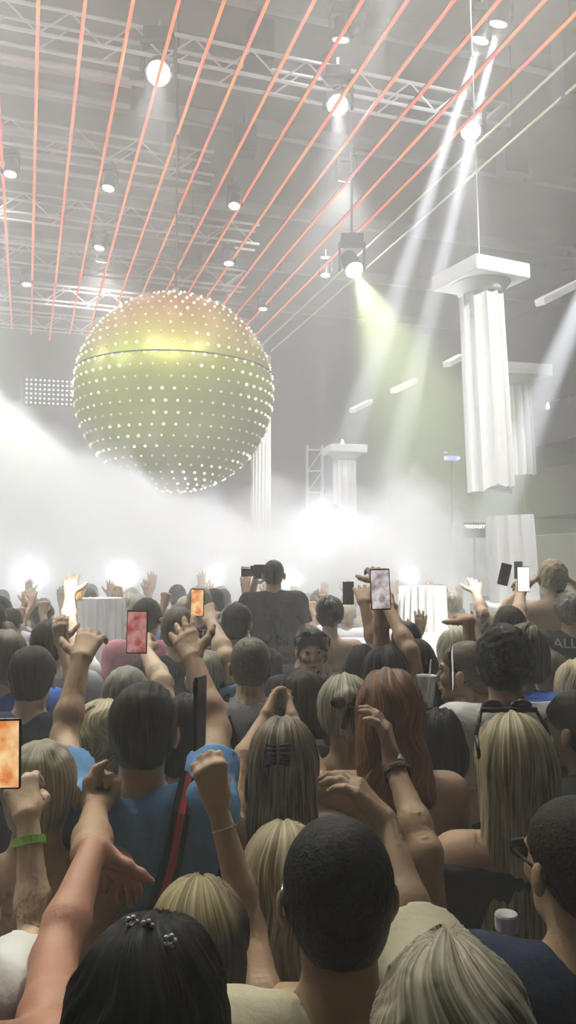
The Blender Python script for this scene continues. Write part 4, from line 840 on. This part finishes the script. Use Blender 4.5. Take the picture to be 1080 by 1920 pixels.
b = person('person outside the left edge whose raised hand holds the large orange phone', -150, 1500, 1.45, male=False, near=2, hair='brown', hstyle='bob', skin='fair', top='tee', tcol='white', seed=34, arms=(None, A((66, 1760), (52, 1530), (28, 1415), 'grip', (-.2, 1, 0))))
wristband(b, 1, .78, .034, .016, M['lime'])
phone(8, 1413, 1.38, 'large mobile phone with an orange screen at the left edge', 'orange', roll=-1, s=.78)
person('shirtless man with light hair at the left, fist raised beside the light blue t-shirt', 78, 1395, 2.0, near=2, hair='ash', hstyle='short', skin='tan', top=None, tcol='black', seed=35, arms=(None, A((170, 1600), (178, 1515), (212, 1448), 'fist', (0, -1, 0), fe=False)))
b = person('sunburnt person at the lower left edge with one bare arm bent across', -120, 1560, 1.2, near=2, hair='brown', hstyle='short', skin='pink', top='tank', tcol='charcoal', seed=36, arms=(None, A((100, 1800), (175, 1590), (260, 1660), 'relax', (0, -.3, -1), fw=True)))
person('dark-haired man at the right edge, his face in profile, wearing black', 1078, 1300, 2.65, near=2, face=-50, hair='dark brown', hstyle='short', skin='olive', top='tee', tcol='black', seed=38, facing=True)
person('blond woman at the right edge above the man in profile', 1082, 1240, 3.6, male=False, near=1, hair='blond', hstyle='bob', skin='fair', top='tee', tcol='white', seed=39, vol=1.2, wave=.5)
def back_text(b, txt, size, z, x=0, m='white'):
    return text_obj(txt, size, CL[m], b.root, (x, -.142, b.H - z), bend=None)
def text_bent(b, txt, size, z, x=0, m='white'):
    o = text_obj(txt, size, CL[m], b.root, (x, 0, b.H - z)); 
    for v in o.data.vertices: v.co.z += .118 + .022 * math.cos(min(1.4, abs(v.co.x + x) * 9)) - .30 * (v.co.x + x) ** 2 * 3
    return o
b = person('person in a charcoal t-shirt with white capital letters on the back at far right', 1064, 1112, 5.2, near=1, hair='grey', hstyle='curly', skin='tan', top='tee', tcol='charcoal', seed=40); text_bent(b, 'ALL', .085, .31, -.07)
b = person('person in a black t-shirt with white letters on the back under the orange phone', 374, 1100, 5.6, near=1, hair='grey', hstyle='short', skin='tan', top='tee', tcol='black', seed=41); text_bent(b, 'CULTU', .072, .31, .0)
person('person in a white t-shirt behind the blue-topped woman at right', 1030, 1222, 3.95, near=1, hair='brown', hstyle='short', skin='fair', top='tee', tcol='white', seed=42)
person('shirtless man with curly fair hair, hands on his head, rising at the right', 1035, 1052, 5.3, near=1, hair='blond', hstyle='curly', skin='fair', top=None, seed=43, arms=(((-.33, .04, 1.75), (-.16, .04, 1.93), (-.03, .04, 2.02), (0, 0, -1), 'relax'), ((.33, .04, 1.75), (.16, .04, 1.93), (.03, .04, 2.02), (0, 0, -1), 'relax')))
person('woman with dark hair tied up and a bare back in the middle of the crowd', 618, 1118, 5.2, male=False, near=1, hair='dark brown', hstyle='bun', skin='fair', top='halter', tcol='black', seed=44)
person('person in white raising a glaring white arm at the left of the pale drum', 112, 1160, 4.6, near=1, hair='brown', hstyle='short', skin='fair', top='tee', tcol='white', seed=45, arms=(None, A((128, 1165), (131, 1115), (134, 1076), 'open', (0, 1, 0))))
person('person in white with a glaring raised arm right of the white drum', 925, 1150, 5.2, near=1, hair='blond', hstyle='short', skin='fair', top='tee', tcol='white', seed=46, arms=(A((905, 1150), (893, 1112), (889, 1084), 'open', (0, 1, 0)), None))
person('person holding up a phone with a white lit screen at right', 955, 1138, 4.4, near=1, hair='dark brown', hstyle='short', skin='fair', top='tee', tcol='olive', seed=47, arms=(None, A((972, 1160), (976, 1110), (979, 1085), 'grip', (0, 1, 0))))
phone(981, 1086, 4.33, 'mobile phone with a glaring white screen held up at right', 'white', s=.9)
phone(946, 1077, 5.0, 'dark mobile phone tilted, left of the white lit phone', 'dark', roll=14, s=.9)
phone(972, 1069, 5.6, 'small dark mobile phone just above the white lit phone', 'dark', s=.8)
phone(653, 1112, 5.0, 'small dark mobile phone held up left of the pale pink phone', 'dark', s=.95)
phone(148, 1112, 5.2, 'tiny phone with an orange screen beside the glaring arm at left', 'orange', s=.6)
# cups and bottle
M['clear'] = mat('clear_plastic', (.75, .78, .8), .12); 
def cup(px, py, Y, label, h=.11, r=.036, tilt=(0, 0)):
    t = empty('plastic_cup', W(px, py, Y), (R(tilt[0]), R(tilt[1]), 0), label, 'cup'); bm = bmesh.new(); n = 24
    prof = [(r * .7, 0), (r, h), (r * 1.05, h + .003), (r * .94, h), (r * .66, .006)]; lathe(bm, prof, n); obj('cup_body', bm, M['clear'], t, smooth=True)
    bm = bmesh.new(); add_rod(bm, (0, 0, .01), (r * .5, 0, h + .06), .003, 6); obj('straw', bm, M['whiteplastic'], t); return t
cup(800, 1325, 2.95, 'clear plastic cup held in front of the black-haired woman at centre right')
t = empty('water_bottle', W(951, 1795, 1.85), (0, 0, 0), 'plastic bottle with a white cap below the long blond hair', 'bottle')
bm = bmesh.new(); lathe(bm, [(.03, -.12), (.032, -.11), (.032, .02), (.014, .055), (.014, .065)], 24); obj('bottle_body', bm, M['clear'], t, smooth=True); bm = bmesh.new(); lathe(bm, [(.025, .06), (.026, .065), (.026, .092), (.024, .096)], 24); obj('cap', bm, M['whiteplastic'], t)
# ------------------------------------------------------------------ the crowd farther back: ten bodies modelled once, copied with their own clothes and hair
def arm_up(s, dx=.0, pose='open', H=1.75, low=0, fold=0):
    return ((s * (.30 + dx), .12, H - .26 - low), (s * (.21 + dx + fold), .22, H - .03 - low), (s * (.20 + dx * 1.3 + fold * 1.5), .25, H + .14 - low), (0, 1, 0), pose)
PROTO = [(True, (None, None), 'short', 'arms down'), (True, (arm_up(-1, .05), arm_up(1, .03)), 'short', 'both arms up'), (True, (None, arm_up(1, .02)), 'quiff', 'right hand up'), (True, (arm_up(-1, .0, 'fist'), None), 'crop', 'left fist up'),
         (False, (None, None), 'long', 'arms down'), (False, (arm_up(-1, -.02, 'open'), arm_up(1, -.02, 'spread')), 'long', 'both arms up'), (False, (arm_up(-1, -.03, 'claw', fold=.03), None), 'bun', 'left hand up'), (True, (arm_up(-1, 0, 'peace'), arm_up(1, .06, 'fist', low=.1)), 'curly', 'fingers spread high'),
         (False, (None, arm_up(1, .0, 'relax', low=.04)), 'bob', 'right hand up'), (True, (None, None), 'buzz', 'arms down')]
protos = []
for i, (male, arms, hs_, desc) in enumerate(PROTO):
    B = make_body(1.75, male, arms, ((i * 37) % 30 - 15, 0, 0), 1); parts = [('body', body_mesh(B, 'body', .026, .011, .0075)), ('hair', hair_mesh(B, hs_, .009, 60 + i, .26, 1.1, .3)), ('shirt', shirt_mesh(B, 'tank' if (not male and i % 2) else 'tee', .012, .02, 70 + i)), ('trousers', trouser_mesh(B, .03))]
    protos.append((male, hs_, desc, parts, B))
HN = ['black', 'dark brown', 'brown', 'blond', 'ash', 'grey', 'auburn', 'streaked']; CN = ['black', 'charcoal', 'white', 'navy', 'grey', 'olive', 'denim', 'beige', 'red', 'light blue', 'pink', 'cream']; SN = ['fair', 'tan', 'olive', 'brown', 'pink']
HW = {'short': 'short', 'quiff': 'brushed-up', 'crop': 'cropped', 'long': 'long', 'bun': 'tied-up', 'curly': 'curly', 'bob': 'bobbed', 'buzz': 'shaven'}
fr = random.Random(41); used = set(); taken = [Vector((o.location.x, o.location.y, 0)) for o in C.objects if o.get('category') == 'person']
blocks = [(Vector((pb_.location.x, pb_.location.y, 0)), rr_) for pb_, rr_ in [(o, .52 if o.name.startswith('white_drum') else .6) for o in C.objects if o.name.startswith(('white_drum', 'riser_block', 'broken_column', 'fluted_column'))]]
def zone(px, Z):
    a = ('at the left edge', 'left of the pale drum', 'behind the pale drum', 'under the globe', 'left of tall man', 'right of tall man', 'below the flame column', 'near the glaring drum', 'right of the glaring drum', 'under the broken column', 'at the right edge')
    ed = (40, 140, 245, 370, 475, 590, 690, 840, 925, 1010); i = sum(px > e for e in ed)
    return ('near row, ' if Z < 5.4 else 'middle row, ' if Z < 6.6 else 'far row, ') + a[i]
first_done = {}
def far_person(px, Z, pi=None, H=None, hc_=None, cc=None, sk=None):
    p = W(px, 1100, Z); p.z = 0
    if any((p - q).length < .40 for q in taken) or any((p - q).length < r for q, r in blocks): return None
    if PLAT[0] - .3 < p.x < PLAT[1] + .3 and PLAT[2] - .25 < p.y < PLAT[3] + .25: return None
    i = fr.randrange(len(protos)) if pi is None else pi; male, hs_, desc, parts, B = protos[i]; H = H or fr.uniform(1.70, 1.86) - (0 if male else .05)
    for _ in range(400):
        h = hc_ or fr.choice(HN[:6] if fr.random() < .8 else HN); c = cc or fr.choice(CN if fr.random() < .6 else CN[:5]); key = (h, c, i, zone(px, Z))
        if key not in used: break
        hc_ = cc = None
    used.add(key); k = fr.choice(SN[:3] if fr.random() < .8 else SN) if sk is None else sk
    lab = '%s %s hair, %s top, %s; %s' % (HW[hs_], h, c, desc, key[3])
    s = H / 1.75; root = empty('person', p, (0, 0, R(fr.uniform(-16, 16))), lab, 'person', 'dancers in the crowd before the fog'); root.scale = (s, s, s)
    for (n, me), m in zip(parts, (SKIN[k], HAIR[h], CL[c], CL[fr.choice(['denim', 'black', 'charcoal'])])):
        if (i, n) not in first_done: first_done[(i, n)] = o = mesh_obj(n, me, m, root)
        else: o = link_copy(first_done[(i, n)], root)
        o.material_slots[0].link = 'OBJECT'; o.material_slots[0].material = m
    taken.append(p); return root
# those that can be made out first
for a in [(445, 4.9, 0, 1.82, 'black', 'black', 'olive'), (571, 5.4, 0, 1.84, 'dark brown', 'olive', 'tan'), (606, 6.0, 9, 1.9, 'brown', 'grey', 'fair'), (418, 5.5, 6, 1.8, 'dark brown', 'navy', 'fair'), (335, 4.9, 9, 1.8, 'grey', 'white', 'fair'), (95, 4.05, 0, 1.78, 'dark brown', 'grey', 'tan'),
          (30, 4.4, 4, 1.8, 'brown', 'olive', 'tan'), (276, 5.2, 0, 1.84, 'dark brown', 'pink', 'tan'), (330, 5.7, 1, 1.8, 'dark brown', 'black', 'fair'), (560, 6.6, 3, 1.92, 'brown', 'black', 'tan'), (762, 4.35, 9, 1.76, 'black', 'black', 'olive'), (880, 5.9, 2, 1.74, 'grey', 'cream', 'fair'), (848, 4.9, 5, 1.66, 'ash', 'cream', 'fair'), (12, 3.6, 8, 1.76, 'brown', 'blue', 'tan')]:
    far_person(*a[:2], pi=a[2], H=a[3], hc_=a[4], cc=a[5] if a[5] in CL else None, sk=a[6])
Z = 4.35; row = 0
while Z < 9.2:
    px = -30 + fr.uniform(0, 40); st = 0.50 * 1500 / Z
    while px < 1110:
        q = px + fr.uniform(-.12, .12) * st; zz = Z + fr.uniform(-.16, .16)
        up_ok = zz > 5.3 or fr.random() < .10
        if not (430 < q < 600 and zz < 6.2) and not (735 < q < 850 and zz < 6.2) and not (112 < q < 285 and zz < 6.3) and not (q > 1005 and zz < 5.1) and not (345 < q < 412 and zz < 5.5) and not (600 < q < 740 and zz < 5.9 and fr.random() < .55): far_person(q, zz, pi=None if up_ok else fr.choice([0, 4, 9, 0, 4]))
        px += st
    Z += .52 + .02 * row; row += 1
print('PEOPLE', sum(1 for o in C.objects if o.get('category') == 'person'))
sc = bpy.context.scene
sc.view_settings.view_transform = 'Standard'; sc.view_settings.look = 'None'; sc.view_settings.gamma = 1; sc.view_settings.use_curve_mapping = False
sc.view_settings.exposure = EXPO
sc.cycles.volume_bounces = 1; sc.cycles.max_bounces = 5; sc.cycles.diffuse_bounces = 2; sc.cycles.adaptive_threshold = .14; sc.cycles.adaptive_min_samples = 10; sc.cycles.volume_step_rate = 2.0; sc.cycles.volume_max_steps = 128
sc.cycles.use_denoising = True
